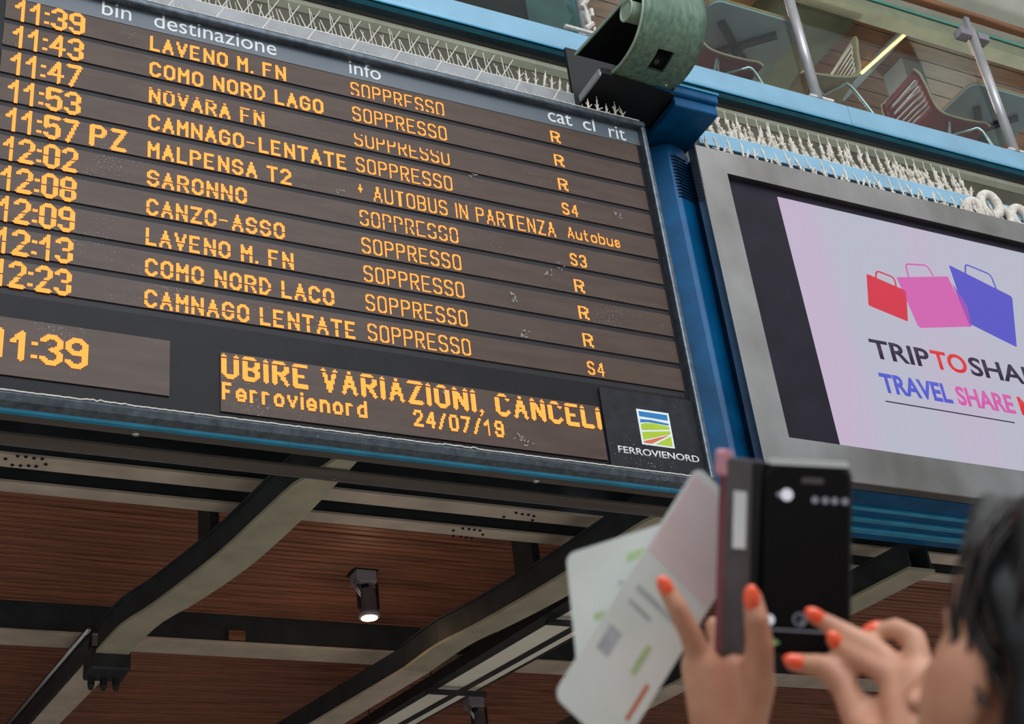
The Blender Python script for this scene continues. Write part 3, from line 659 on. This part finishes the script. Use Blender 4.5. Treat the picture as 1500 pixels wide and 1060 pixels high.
# tray under the clamp
ty = thing('mounting_tray', 'dark shallow tray with pale edges joining the green clamp to the board top', 'tray', (3.4, 4.45, 6.3))
link('tray_plate', prz([(3.17, 4.54), (3.18, 4.36), (3.24, 4.345), (3.60, 4.37), (3.60, 4.64), (3.19, 4.64)], 6.292, 6.30), 'gasket', ty)
link('tray_edge', B(3.165, 3.175, 4.36, 4.56, 6.285, 6.325), 'grey_rail', ty); link('tray_edge', B(3.175, 3.235, 4.345, 4.355, 6.29, 6.325), 'dark_steel', ty)
link('tray_edge', B(3.60, 3.607, 4.40, 4.63, 6.275, 6.30), 'fouled', ty)
link('tray_leg', B(3.2, 3.24, 4.60, 4.64, 6.15, 6.29), 'gasket', ty)
it = []
for k in range(7): it.append((3.26+k*.045, rr.uniform(-.12, .1), .10+rr.random()*.05, rr.uniform(-.6, .1), rr.uniform(-.2, .3), rr.choice(foulthin+plain)))
spikes('few bird spikes standing inside the green clamp', 3.24, 3.58, 4.45, 6.30, it, bw=.03)

# ---------------------------------------------------------------- glass balustrade
for i, X in enumerate((2.0, 3.62, 5.225, 6.835, 8.44)):
    lab = ('steel balustrade post above the left part of the board', 'steel balustrade post caked in white droppings left of the green clamp', 'steel balustrade post between the two front cafe tables', 'steel balustrade post with a dark clamp at the upper right', 'steel balustrade post beyond the right edge')[i]
    t = thing('balustrade_post', lab, 'post', (X, 4.97, 7.27), 'posts of the glass balustrade')
    bm = bmesh.new(); tube(bm, [(X, 5.03, 7.265), (X, 5.03, 8.36)], .032, 20); link('tube', bm, 'post_steel', t, smooth=True)
    link('gasket', B(X+.036, X+.046, 5.05, 5.07, 7.27, 8.34), 'gasket', t)
    link('foot_plate', B(X-.07, X+.11, 5.005, 5.06, 7.265, 7.285), 'dust_glint_white', t, bevel=.003)
    link('clamp', B(X-.13, X-.033, 5.0, 5.075, 8.27, 8.33), 'lamp_body', t, bevel=.004)
    link('clamp', B(X+.033, X+.13, 5.0, 5.075, 8.27, 8.33), 'lamp_body', t, bevel=.004)
    link('neck', B(X-.02, X+.02, 5.02, 5.05, 8.36, 8.48), 'grey_rail', t)
    if i == 1:
        bm = bmesh.new(); r2 = random.Random(2)
        for k in range(16):
            z = 7.27+k*.028; tube(bm, [(X+r2.uniform(-.035, .03), 4.99, z), (X+r2.uniform(-.035, .03), 4.985, z+.05)], r2.uniform(.008, .018), 6)
        tube(bm, [(X-.16, 5.0, 7.285), (X+.14, 5.0, 7.285)], .014, 6); link('droppings', bm, 'dust_glint_white', t)
for i, (a, b) in enumerate(((-1, 1.96), (2.04, 3.575), (3.67, 5.18), (5.275, 6.79), (6.885, 8.4), (8.49, 10))):
    t = thing('glass_panel', ('clear glass balustrade panel at far left', 'clear glass balustrade panel above the board heading', 'clear glass balustrade panel behind the green clamp', 'clear glass balustrade panel in front of the lit ceiling strip',
                              'clear glass balustrade panel at the upper right corner', 'clear glass balustrade panel beyond the right edge')[i], 'glass panel', ((a+b)/2, 5.06, 7.28), 'panes of the glass balustrade')
    link('pane', B(a, b, 5.056, 5.066, 7.285, 8.385), 'glass', t); link('pane_edge', B(a, b, 5.053, 5.069, 8.385, 8.412), 'glass_edge', t)
tag(link('handrail', B(-1, 10, 5.0, 5.06, 8.48, 8.53), 'rail_wood', bevel=.01), 'brown wooden handrail running along the top of the glass balustrade', 'handrail')
# ---------------------------------------------------------------- cafe behind the glass
struct('trim_7', B(-6, 16, 5.2, 13.8, 7.1, 7.25), 'concrete', 'floor of the upper cafe')
ce = struct('trim_8', B(-6, 16, 6.15, 12, 9.78, 9.85), 'cafe_wood', 'brown timber ceiling of the upper cafe')
for k in range(14): link('plank', B(-6, 16, 6.2+k*.16, 6.35+k*.16, 9.765, 9.785), 'cafe_wood', ce)
struct('trim_9', B(-6, 16, 6.02, 6.15, 9.55, 9.85), 'cream', 'cream edge beam of the cafe ceiling')
ev = struct('trim_10', B(-6, 16, 4.9, 6.02, 9.72, 9.8), 'plaster', 'pale green plaster eave')
for k in range(6): link('board', B(-6, 16, 3.6+k*.2, 3.78+k*.2, 9.78, 9.82), 'eave', ev)
struct('wall_cafe', B(-6, 16, 9.4, 9.5, 7.25, 9.8), 'olive', 'rear wall of the upper cafe')
a_ = PY(725, 10, 5.9).x; b_ = PY(768, 10, 5.9).x; c_ = PY(842, 10, 5.9).x
struct('trim_11', B(a_-2, b_, 5.9, 5.95, 7.25, 9.5), 'void', 'dark partition inside the cafe, left of the teal one')
struct('trim_12', B(b_+.005, c_, 5.88, 5.93, 7.25, 9.5), 'teal', 'dull teal partition inside the cafe')
struct('trim_13', B(7.9, 8.12, 6.55, 6.8, 7.25, 9.78), 'table_grey', 'grey square pillar inside the cafe')
struct('trim_14', B(6.3, 7.0, 6.15, 9.3, 9.5, 9.765), 'olive', 'boxed duct on the cafe ceiling')
t = thing('strip_light', 'glowing warm strip light on the timber cafe ceiling', 'lamp', (7.69, 6.47, 9.74))
link('housing', B(7.66, 7.74, 6.16, 7.15, 9.735, 9.765), 'table_grey', t)
link('tube', prism(bmesh.new(), [(7.71, 6.18, 9.725), (7.735, 6.18, 9.725), (7.665, 6.80, 9.725), (7.64, 6.80, 9.725)], [(7.71, 6.18, 9.735), (7.735, 6.18, 9.735), (7.665, 6.80, 9.735), (7.64, 6.80, 9.735)]), 'strip_lamp', t)
cl_ = bpy.data.lights.new('cafe_lamp', 'AREA'); cl_.energy = 55; cl_.size = 2; cl_.color = (1, .92, .82); lo = bpy.data.objects.new('cafe_lamp', cl_); COL.objects.link(lo); lo.location = (6.5, 7.5, 9.6)
for X_ in (2.6, 6.0, 9.4):  # unseen fill lights, added to brighten the cafe ceiling and eave
    L_ = bpy.data.lights.new('added_cafe_fill', 'POINT'); L_.energy = 48; L_.color = (1, .95, .88); L_.shadow_soft_size = .12
    o_ = bpy.data.objects.new('added_cafe_fill', L_); COL.objects.link(o_); o_.location = (X_, 7.4, 8.7)
def rsq(cx, cy, w, r, rot=0, n=5):
    pts = []
    for sx, sy, a0 in ((1, 1, 0), (-1, 1, 90), (-1, -1, 180), (1, -1, 270)):
        for k in range(n+1):
            a = math.radians(a0+90*k/n); pts.append((sx*(w/2-r)+r*math.cos(a), sy*(w/2-r)+r*math.sin(a)))
    c, s = math.cos(rot), math.sin(rot)
    return [(cx+x*c-y*s, cy+x*s+y*c) for x, y in pts]
def table(cx, cy, bx, by, arms, label, w=.72, rot=0):
    t = thing('cafe_table', label, 'table', (cx, cy, 7.25), 'cafe tables behind the glass')
    link('tabletop', prz(rsq(cx, cy, w, .07, rot), 7.985, 8.005), 'table_grey', t); link('top_edge', prz(rsq(cx, cy, w+.006, .07, rot), 8.005, 8.02), 'table_edge', t)
    for a in arms:
        d = Vector((math.cos(a), math.sin(a), 0)); n = Vector((-d.y, d.x, 0))*.025; e0 = Vector((bx, by, 7.955)); e1 = e0+d*.27
        link('bracket_arm', prism(bmesh.new(), [e0-n, e1-n, e1+n, e0+n], [v+Vector((0, 0, .03)) for v in (e0-n, e1-n, e1+n, e0+n)]), 'dark_steel', t)
    bm = bmesh.new(); tube(bm, [(bx, by, 7.27), (bx, by, 7.97)], .035, 16); link('column', bm, 'dark_steel', t, smooth=True)
    bm = bmesh.new(); tube(bm, [(bx, by, 7.25), (bx, by, 7.265), (bx, by, 7.28)], [.22, .22, .05], 24); link('base', bm, 'dark_steel', t)
ang = lambda a, b: math.atan2(b[1], b[0]) if False else math.atan2(a[1]-b[1], a[0]-b[0])
a1 = ang((4.807, 5.219), (5.025, 5.383)); a2 = ang((5.218, 5.203), (5.025, 5.383))
table(5.03, 5.46, 5.025, 5.40, (a1, a2, a1+math.pi, a2+math.pi), 'grey cafe table seen from below beside the green clamp')
a1 = ang((6.998, 5.314), (7.2286, 5.53)); a2 = ang((7.408, 5.321), (7.2286, 5.53))
table(7.2, 5.52, 7.2286, 5.53, (a1, a2, a1+math.pi, a2+math.pi), 'grey cafe table seen from below behind the post with the dark clamp')
table(8.6, 5.6, 8.6, 5.6, (.7, 2.3, 3.9, 5.4), 'grey cafe table cut off by the right edge of the picture')
def chair(cx, cy, rot, m_, label):
    t = thing('cafe_chair', label, 'chair', (cx, cy, 7.25), 'plywood cafe chairs behind the glass')
    pr = smoothpath([(-.27, 0, .82), (-.235, 0, .66), (-.215, 0, .52), (-.17, 0, .445), (-.05, 0, .425), (.12, 0, .43), (.2, 0, .44), (.235, 0, .415)], 7)
    ws = [-.21, -.15, .15, .21]; bm = bmesh.new()
    g = [[bm.verts.new((p.x, w_*(1-.12*(i < 3)*(1-i/3)), p.z)) for w_ in ws] for i, p in enumerate(pr)]
    for i in range(len(pr)-1):
        for k in range(3):
            if k == 1 and 3 <= i <= 13 and i % 2: continue
            bm.faces.new((g[i][k], g[i][k+1], g[i+1][k+1], g[i+1][k]))
    o = link('seat_shell', bm, m_, t, smooth=True); so_ = o.modifiers.new('s', 'SOLIDIFY'); so_.thickness = .014
    for s in (0, 3):
        bm = bmesh.new(); tube(bm, [v for v in [Vector((p.x, ws[s]*(1-.12*(i < 3)*(1-i/3)), p.z)) for i, p in enumerate(pr)]], .0075, 6); link('rim', bm, 'rim', t, smooth=True)
    for s in (-1, 1):
        for e, b in ((.17, .24), (-.12, -.24)):
            bm = bmesh.new(); tube(bm, smoothpath([(0, s*.05, .41), (e*.6, s*.15, .40), (e, s*.19, .37), (b, s*.22, .02), (b, s*.22, 0)], 5), .011, 8); link('leg', bm, 'chrome', t, smooth=True)
    for ch in t.children: ch.matrix_parent_inverse = Matrix.Identity(4)
    t.rotation_euler = (0, 0, rot)
chair(4.82, 5.44, math.radians(0), 'red_ply', 'dark red plywood chair partly hidden behind the green clamp')
chair(5.60, 5.37, math.radians(168), 'tan_ply', 'tan plywood chair with slotted back beside the middle post')
chair(6.70, 5.43, math.radians(-2), 'red_ply', 'dark red plywood chair with slotted back under the glowing strip light')

# ---------------------------------------------------------------- person, hands, phone, tickets
def capsule(bm, a, b, ra, rb, n=14):
    a, b = Vector(a), Vector(b); d = b-a
    if d.length < 1e-5: d = Vector((0, 0, 1e-4))
    dn_ = d.normalized(); u = dn_.orthogonal().normalized(); v = dn_.cross(u); prof = []
    for k in range(0, 5): t_ = math.pi/2*k/5; prof.append((a-dn_*ra*math.cos(t_), ra*math.sin(t_)))
    prof.append((a, ra)); prof.append((b, rb))
    for k in range(4, -1, -1): t_ = math.pi/2*k/5; prof.append((b+dn_*rb*math.cos(t_), rb*math.sin(t_)))
    rings = []
    for c, r_ in prof[1:-1]: rings.append([bm.verts.new(c+(u*math.cos(2*math.pi*k/n)+v*math.sin(2*math.pi*k/n))*r_) for k in range(n)])
    for p, q_ in zip(rings, rings[1:]):
        for k in range(n): bm.faces.new((p[k], p[(k+1) % n], q_[(k+1) % n], q_[k]))
    s = bm.verts.new(prof[0][0]); e_ = bm.verts.new(prof[-1][0])
    for k in range(n): bm.faces.new((s, rings[0][(k+1) % n], rings[0][k])); bm.faces.new((e_, rings[-1][k], rings[-1][(k+1) % n]))
def chain(bm, pts, rad):
    for i in range(len(pts)-1): capsule(bm, pts[i], pts[i+1], rad[i], rad[i+1])
def ellipsoid(bm, c, axes, n=20, m_=14):
    """axes = three vectors"""
    c = Vector(c); A_ = Matrix([Vector(a) for a in axes]).transposed()
    r_ = bmesh.ops.create_uvsphere(bm, u_segments=n, v_segments=m_, radius=1)
    for v in r_['verts']: v.co = c+A_ @ v.co
def remesh(name, bm, m_, parent, vox, smooth=4):
    me = bpy.data.meshes.new(name); bmesh.ops.recalc_face_normals(bm, faces=bm.faces); bm.to_mesh(me); bm.free()
    o = bpy.data.objects.new(name, me); COL.objects.link(o)
    a = o.modifiers.new('r', 'REMESH'); a.mode = 'VOXEL'; a.voxel_size = vox
    b = o.modifiers.new('s', 'SMOOTH'); b.iterations = smooth; b.factor = .5
    bpy.context.view_layer.update()
    m2 = bpy.data.meshes.new_from_object(o.evaluated_get(bpy.context.evaluated_depsgraph_get())); o.modifiers.clear(); o.data = m2; bpy.data.meshes.remove(me)
    m2.materials.clear(); m2.materials.append(M[m_])
    for p in m2.polygons: p.use_smooth = True
    o.parent = parent; o.matrix_parent_inverse = Matrix.Translation(-parent.location); return o
toC = -ray(750, 530).normalized()        # roughly towards the viewer's side of the hands, used as the 'back of hand' direction
UP = -R.col[1]; RT = R.col[0].copy(); FW = R.col[2].copy()
hc = P(1572, 1000, .85)                    # head centre
ph = P(1185, 820, 1.25)
fwd = (ph-hc).normalized(); fwd = (fwd+Vector((-.38, .0, -.05))).normalized()
up_ = (Vector((0, 0, 1))-fwd*fwd.z).normalized(); left = up_.cross(fwd).normalized()
def H(f_, l, u): return hc+fwd*f_+left*l+up_*u
pr_ = thing('person', 'dark-haired person with orange fingernails holding up a phone and two tickets', 'person', (hc.x, hc.y, .25))
bm = bmesh.new()
# head
ellipsoid(bm, H(-.012, 0, .025), (fwd*.093, left*.074, up_*.085))
ellipsoid(bm, H(.028, 0, -.030), (fwd*.062, left*.060, up_*.085))
ellipsoid(bm, H(.030, .034, -.04), (fwd*.035, left*.022, up_*.045)); ellipsoid(bm, H(.030, -.034, -.04), (fwd*.035, left*.022, up_*.045))
capsule(bm, H(.050, .028, -.085), H(.078, 0, -.105), .02, .018); capsule(bm, H(.050, -.028, -.085), H(.078, 0, -.105), .02, .018)
capsule(bm, H(.086, 0, .0), H(.104, 0, -.035), .008, .012); capsule(bm, H(.098, -.012, -.038), H(.098, .012, -.038), .008, .008)
capsule(bm, H(.086, -.016, -.068), H(.086, .016, -.068), .010, .010)
capsule(bm, H(.066, -.024, .022), H(.066, .024, .022), .012, .012)
for s in (1, -1):
    ellipsoid(bm, H(.012, s*.082, -.016), (fwd*.019, left*.011, up_*.033)); ellipsoid(bm, H(.016, s*.076, -.038), (fwd*.010, left*.008, up_*.012))
base = Vector((hc.x, hc.y, 0))+Vector((-.04, -.06, 0)); hz = hc.z
fl = Vector((fwd.x, fwd.y, 0)).normalized(); ll = Vector((-fl.y, fl.x, 0))
def T(f_, l, z): return base+fl*f_+ll*l+Vector((0, 0, z))
chain(bm, [H(-.03, 0, -.07), T(0, 0, hz-.22)], [.056, .062])
# torso, legs
chain(bm, [T(0, .05, hz-.27), T(0, .06, hz-.40), T(0, .05, hz-.60), T(0, .06, hz-.74)], [.085, .105, .095, .115]); chain(bm, [T(0, -.05, hz-.27), T(0, -.06, hz-.40), T(0, -.05, hz-.60), T(0, -.06, hz-.74)], [.085, .105, .095, .115])
chain(bm, [T(0, .17, hz-.27), T(0, -.17, hz-.27)], [.055, .055])
gz = .25
for s in (1, -1):
    chain(bm, [T(0, s*.08, hz-.76), T(.02, s*.09, gz+.50), T(-.01, s*.09, gz+.09)], [.092, .060, .040])
    chain(bm, [T(-.03, s*.09, gz+.045), T(.14, s*.10, gz+.03)], [.042, .030])
# left hand (back of the hand towards us), joints in space
def PP(l): return [P(x, y, d) for x, y, d in l]
wl = P(1062, 1105, 1.22); el_ = P(1085, 1500, 1.02); shl = T(0, .18, hz-.27)
chain(bm, [shl, el_, wl], [.052, .042, .027])
for a, r1, b, r2 in (((1062, 1105, 1.22), .026, (1030, 975, 1.225), .019), ((1062, 1105, 1.22), .027, (1055, 980, 1.235), .021), ((1066, 1105, 1.23), .026, (1082, 985, 1.245), .021), ((1072, 1105, 1.225), .024, (1106, 1000, 1.225), .018), ((1040, 985, 1.23), .018, (1095, 1000, 1.235), .018)):
    capsule(bm, P(*a), P(*b), r1, r2)
chain(bm, PP([(1030, 975, 1.225), (1010, 925, 1.215), (990, 885, 1.21), (972, 854, 1.215)]), [.0125, .0098, .0088, .0072])      # index
chain(bm, PP([(1058, 965, 1.24), (1052, 935, 1.27), (1046, 916, 1.285)]), [.011, .0095, .0085])                                 # middle, behind the case
chain(bm, PP([(1078, 968, 1.255), (1085, 925, 1.29), (1105, 890, 1.30)]), [.011, .0092, .0078])                               # ring, behind the phone
chain(bm, PP([(1095, 985, 1.26), (1110, 955, 1.295), (1135, 940, 1.30)]), [.010, .0085, .0072])                               # little
chain(bm, PP([(1108, 1005, 1.22), (1113, 945, 1.205), (1108, 905, 1.2), (1102, 874, 1.205)]), [.0155, .0118, .0105, .0085])     # thumb on the screen side
# right hand
wr = P(1345, 1140, 1.10); er = P(1420, 1500, .98); shr = T(0, -.18, hz-.27)
chain(bm, [shr, er, wr], [.052, .042, .027])
for a, r1, b, r2 in (((1345, 1140, 1.10), .026, (1322, 1000, 1.16), .018), ((1350, 1140, 1.10), .026, (1345, 1000, 1.15), .019), ((1345, 1130, 1.11), .026, (1295, 1060, 1.16), .018), ((1322, 1000, 1.16), .018, (1375, 1010, 1.14), .017), ((1300, 1062, 1.16), .018, (1330, 1010, 1.16), .018)):
    capsule(bm, P(*a), P(*b), r1, r2)
chain(bm, PP([(1325, 995, 1.16), (1290, 958, 1.18), (1240, 928, 1.20), (1192, 902, 1.215)]), [.0135, .0105, .0092, .0070])      # index
chain(bm, PP([(1322, 1010, 1.155), (1296, 985, 1.165), (1256, 963, 1.185), (1222, 938, 1.20)]), [.0135, .0105, .0095, .0072])    # middle
chain(bm, PP([(1350, 1000, 1.15), (1340, 935, 1.17), (1312, 920, 1.19), (1278, 926, 1.20)]), [.0125, .0095, .0085, .0070])      # ring, raised behind
chain(bm, PP([(1300, 1062, 1.15), (1284, 1050, 1.16), (1266, 1030, 1.17)]), [.011, .0098, .008])                               # little, curled
chain(bm, PP([(1300, 1100, 1.13), (1258, 1055, 1.165), (1238, 1008, 1.18), (1208, 976, 1.19), (1162, 970, 1.20)]), [.018, .0135, .0115, .0105, .0078])  # thumb
remesh('body', bm, 'skin', pr_, .0034, 3)
def nail(x, y, d, x2, y2, r_, k=1.0, off=0):
    c = P(x, y, d); ax = (P(x2, y2, d)-c).normalized(); n = (-ray(x, y)).normalized(); n = (n-ax*n.dot(ax)).normalized(); n = (n+UP*off).normalized(); n = (n-ax*n.dot(ax)).normalized(); s = ax.cross(n)
    bm = bmesh.new(); ellipsoid(bm, c+n*r_*.62, (ax*.0105*k, s*r_*.78, n*r_*.56), 16, 10); o = link('fingernail', bm, 'nail', pr_, smooth=True); o['label'] = 'bright orange painted nail'
nail(974, 858, 1.214, 960, 834, .0080); nail(1101, 875, 1.203, 1099, 840, .0092, 1.15); nail(1192, 902, 1.213, 1170, 890, .0080, 1, .3)
nail(1222, 938, 1.198, 1205, 920, .0080, 1, .3); nail(1164, 970, 1.198, 1140, 964, .0084, 1.1, .2); nail(1280, 924, 1.2, 1262, 930, .0074, 1, .6)
# face details
for s in (1, -1):
    bm = bmesh.new(); ellipsoid(bm, H(.0600, s*.028, .002), (fwd*.012, left*.012, up_*.009)); link('eye', bm, 'eye_white', pr_, smooth=True)
    bm = bmesh.new(); ellipsoid(bm, H(.0725, s*.028, .002), (fwd*.002, left*.005, up_*.005)); link('iris', bm, 'iris', pr_, smooth=True)
    bm = bmesh.new(); tube(bm, [H(.079, s*.012, .026), H(.074, s*.028, .031), H(.058, s*.046, .026)], .0025, 6); link('eyebrow', bm, 'hair', pr_, smooth=True)
bm = bmesh.new(); ellipsoid(bm, H(.094, 0, -.067), (fwd*.006, left*.022, up_*.008)); link('lips', bm, 'lip', pr_, smooth=True)
# hair
bm = bmesh.new()
ellipsoid(bm, H(-.030, 0, .042), (fwd*.100, left*.086, up_*.090)); ellipsoid(bm, H(-.062, 0, -.02), (fwd*.070, left*.084, up_*.10))
for s in (-1, 0, 1): chain(bm, [H(-.06, s*.045, -.02), H(-.085, s*.05, -.12), T(-.09, s*.05, hz-.30), T(-.10, s*.05, hz-.42)], [.055, .05, .045, .03])
chain(bm, [H(.05, .035, .088), H(.03, .062, .06), H(-.005, .076, .04), H(-.04, .080, -.01)], [.014, .014, .014, .014]); chain(bm, [H(.05, -.035, .088), H(.03, -.062, .06), H(-.005, -.076, .04), H(-.04, -.080, -.01)], [.014, .014, .014, .014])
for s in (1, -1): chain(bm, [H(-.01, s*.058, .085), H(-.036, s*.064, .02), H(-.046, s*.068, -.05), H(-.050, s*.072, -.10)-Vector((0, 0, .02)), T(-.05, s*.085, hz-.30)], [.024, .030, .030, .030, .026])
hr = remesh('hair', bm, 'hair', pr_, .005, 5)
r3 = random.Random(9); bm = bmesh.new()
for k in range(46):
    a = r3.uniform(.0, 1); s = 1 if k % 4 else -1
    st = H(.040-.12*a, s*(.035+.05*math.sqrt(a)), .098-.02*a); en = H(.018-.10*a+r3.uniform(-.015, .015), s*(.080+.008*r3.random()), .025+r3.uniform(-.03, .02))
    md = (st+en)/2+left*s*.014+up_*.006
    tube(bm, smoothpath([st, md, en, en-fwd*.02-up_*.02], 4), [.0014]*12+[.0007], 4)
link('hair_strands', bm, 'hair_brown', pr_, smooth=True)['kind'] = 'stuff'
# clothes
bm = bmesh.new()
for s in (1, -1): chain(bm, [T(0, s*.05, hz-.275), T(0, s*.06, hz-.40), T(0, s*.05, hz-.60), T(0, s*.06, hz-.80)], [.10, .118, .110, .130])
chain(bm, [T(0, .17, hz-.27), T(0, -.17, hz-.27)], [.067, .067]); chain(bm, [shl, el_, el_.lerp(wl, .55)], [.066, .055, .045]); chain(bm, [shr, er, er.lerp(wr, .5)], [.066, .055, .045])
remesh('jacket', bm, 'jacket', pr_, .009, 3)
bm = bmesh.new()
for s in (1, -1): chain(bm, [T(0, s*.08, hz-.78), T(.02, s*.09, gz+.50), T(-.01, s*.09, gz+.10)], [.108, .078, .060])
remesh('trousers', bm, 'trousers', pr_, .009, 3)
for s in (1, -1):
    bm = bmesh.new(); chain(bm, [T(-.035, s*.09, gz+.055), T(.15, s*.10, gz+.045)], [.053, .043]); remesh('shoe', bm, 'gasket', pr_, .008, 3)

def frame3(tl, tr_c, bl):
    """local frame from three corners: origin at top left, right vector, down vector, normal towards the viewer"""
    a, b, c = P(*tl), P(*tr_c), P(*bl); rx = b-a; dy = c-a; n = rx.cross(dy).normalized()
    if n.dot(CAM-a) < 0: n = -n
    return a, rx, dy, n
def rslab(a, rx, dy, n, u0, u1, v0, v1, d0, d1, rad=0, seg=6):
    W, Hh = rx.length, dy.length; x0, x1, y0, y1 = u0*W, u1*W, v0*Hh, v1*Hh; ex, ey = rx.normalized(), dy.normalized()
    if rad:
        pts = []
        for cx, cy, a0 in ((x1-rad, y1-rad, 0), (x0+rad, y1-rad, 90), (x0+rad, y0+rad, 180), (x1-rad, y0+rad, 270)):
            for k in range(seg+1):
                t_ = math.radians(a0+90*k/seg); pts.append((cx+rad*math.cos(t_), cy+rad*math.sin(t_)))
    else: pts = [(x0, y0), (x1, y0), (x1, y1), (x0, y1)]
    return prism(bmesh.new(), [a+ex*x+ey*y+n*d0 for x, y in pts], [a+ex*x+ey*y+n*d1 for x, y in pts])
# phone
fa = frame3((1122, 677, 1.252), (1247, 683, 1.245), (1118, 958, 1.235))
t = thing('smartphone', 'black smartphone with a silver top edge held up beside its open wallet case', 'phone', P(1182, 820, 1.245))
link('shell', rslab(*fa, 0, 1, 0, 1, -.009, -.001, .012), 'gasket', t, bevel=.001)
link('silver_top', rslab(*fa, .03, .97, -.024, .008, -.008, .0014, .003), 'white_paint', t)
sc_ = link('screen', rslab(*fa, .015, .985, .022, .99, -.004, .0005, .011), 'phone_black', t)
def icon(u, v, ru, m_, sh=28):
    a, rx, dy, n = fa; c = a+rx*u+dy*v+n*.0005; ex, ey = rx.normalized(), dy.normalized()
    pts = [(math.cos(2*math.pi*k/sh)*ru, math.sin(2*math.pi*k/sh)*ru) for k in range(sh)]
    link('icon', prism(bmesh.new(), [c+ex*x+ey*y for x, y in pts], [c+ex*x+ey*y+n*.0004 for x, y in pts]), m_, sc_)
icon(.25, .165, .0052, 'icon'); icon(.16, .165, .0022, 'icon_dim')
for u in (.58, .70, .81, .93): icon(u, .185, .0030, 'icon_dim')
icon(.06, .82, .0046, 'icon'); icon(.42, .81, .0058, 'icon_dim'); icon(.42, .81, .0049, 'phone_black')
icon(.13, .935, .0045, 'icon_green', 3); link('nav_strip', rslab(*fa, .04, .96, .865, .872, .0003, .0008), 'icon_dim', sc_)
link('earpiece', rslab(*fa, .42, .68, .07, .10, .0003, .0008, .002), 'case_grey', sc_)
# case: cover flap opened to the left, back plate and spine
t = thing('wallet_case', 'grey phone wallet case with a pink edge and a pale card slot, opened left', 'phone case', P(1090, 810, 1.25))
fb = frame3((1066, 668, 1.225), (1126, 676, 1.262), (1058, 960, 1.215))
link('cover_flap', rslab(*fb, 0, 1, 0, 1, -.006, 0, .005), 'case_grey', t, bevel=.0015)
link('pink_edge', rslab(*fb, -.035, .0, -.0, .99, -.007, -.0005, .001), 'case_red', t, bevel=.0008)
link('pink_tip', rslab(*fb, -.10, .16, -.035, .10, -.009, -.0005, .004), 'case_pink', t, bevel=.001)
link('card', rslab(*fb, .16, .46, .17, .46, 0, .001, .001), 'card_white', t)
link('inner_sleeve', rslab(*fb, .62, .98, .01, .99, 0, .002, .001), 'gasket', t)
link('back_plate', rslab(*fa, -.03, 1.03, -.012, 1.01, -.014, -.0092, .012), 'gasket', t, bevel=.001)
# tickets
def ticket(name, label, tl, tr_c, bl, rad, m_, marks):
    fr3 = frame3(tl, tr_c, bl); a, rx, dy, n = fr3
    o = thing(name, label, 'ticket', a+rx*.5+dy*.5, 'paper tickets in the left hand')
    sheet = link('sheet', rslab(*fr3, 0, 1, 0, 1, -.0006, 0, rad), m_, o)
    for (nm, mm, u0, u1, v0, v1) in marks: link(nm, rslab(*fr3, u0, u1, v0, v1, 0, .0003), mm, sheet)
ticket('ticket', 'whitish green paper ticket behind, its squared corner pointing up left', (829, 812, 1.30), (985, 762, 1.30), (846, 985, 1.30), .008, 'paper',
       [('printed_band', 'print_green', .20, .9, .56, .62), ('printed_band', 'print_green', .55, .92, .15, .22), ('printed_line', 'print_grey', .45, .9, .36, .39), ('printed_line', 'print_grey', .1, .5, .82, .84)])
ticket('ticket', 'long pale paper ticket in front, tilted steeply, pinkish towards its upper end', (1022, 681, 1.275), (1112, 772, 1.29), (810, 1018, 1.245), .010, 'paper',
       [('pink_tint', 'paper_pink', .03, .97, .03, .36), ('printed_line', 'print_grey', .15, .75, .48, .50), ('printed_line', 'print_grey', .15, .5, .54, .555), ('printed_band', 'print_green', .60, .68, .62, .74), ('printed_line', 'print_grey', .12, .30, .66, .76), ('orange_strip', 'print_orange', .84, .89, .73, .88)])
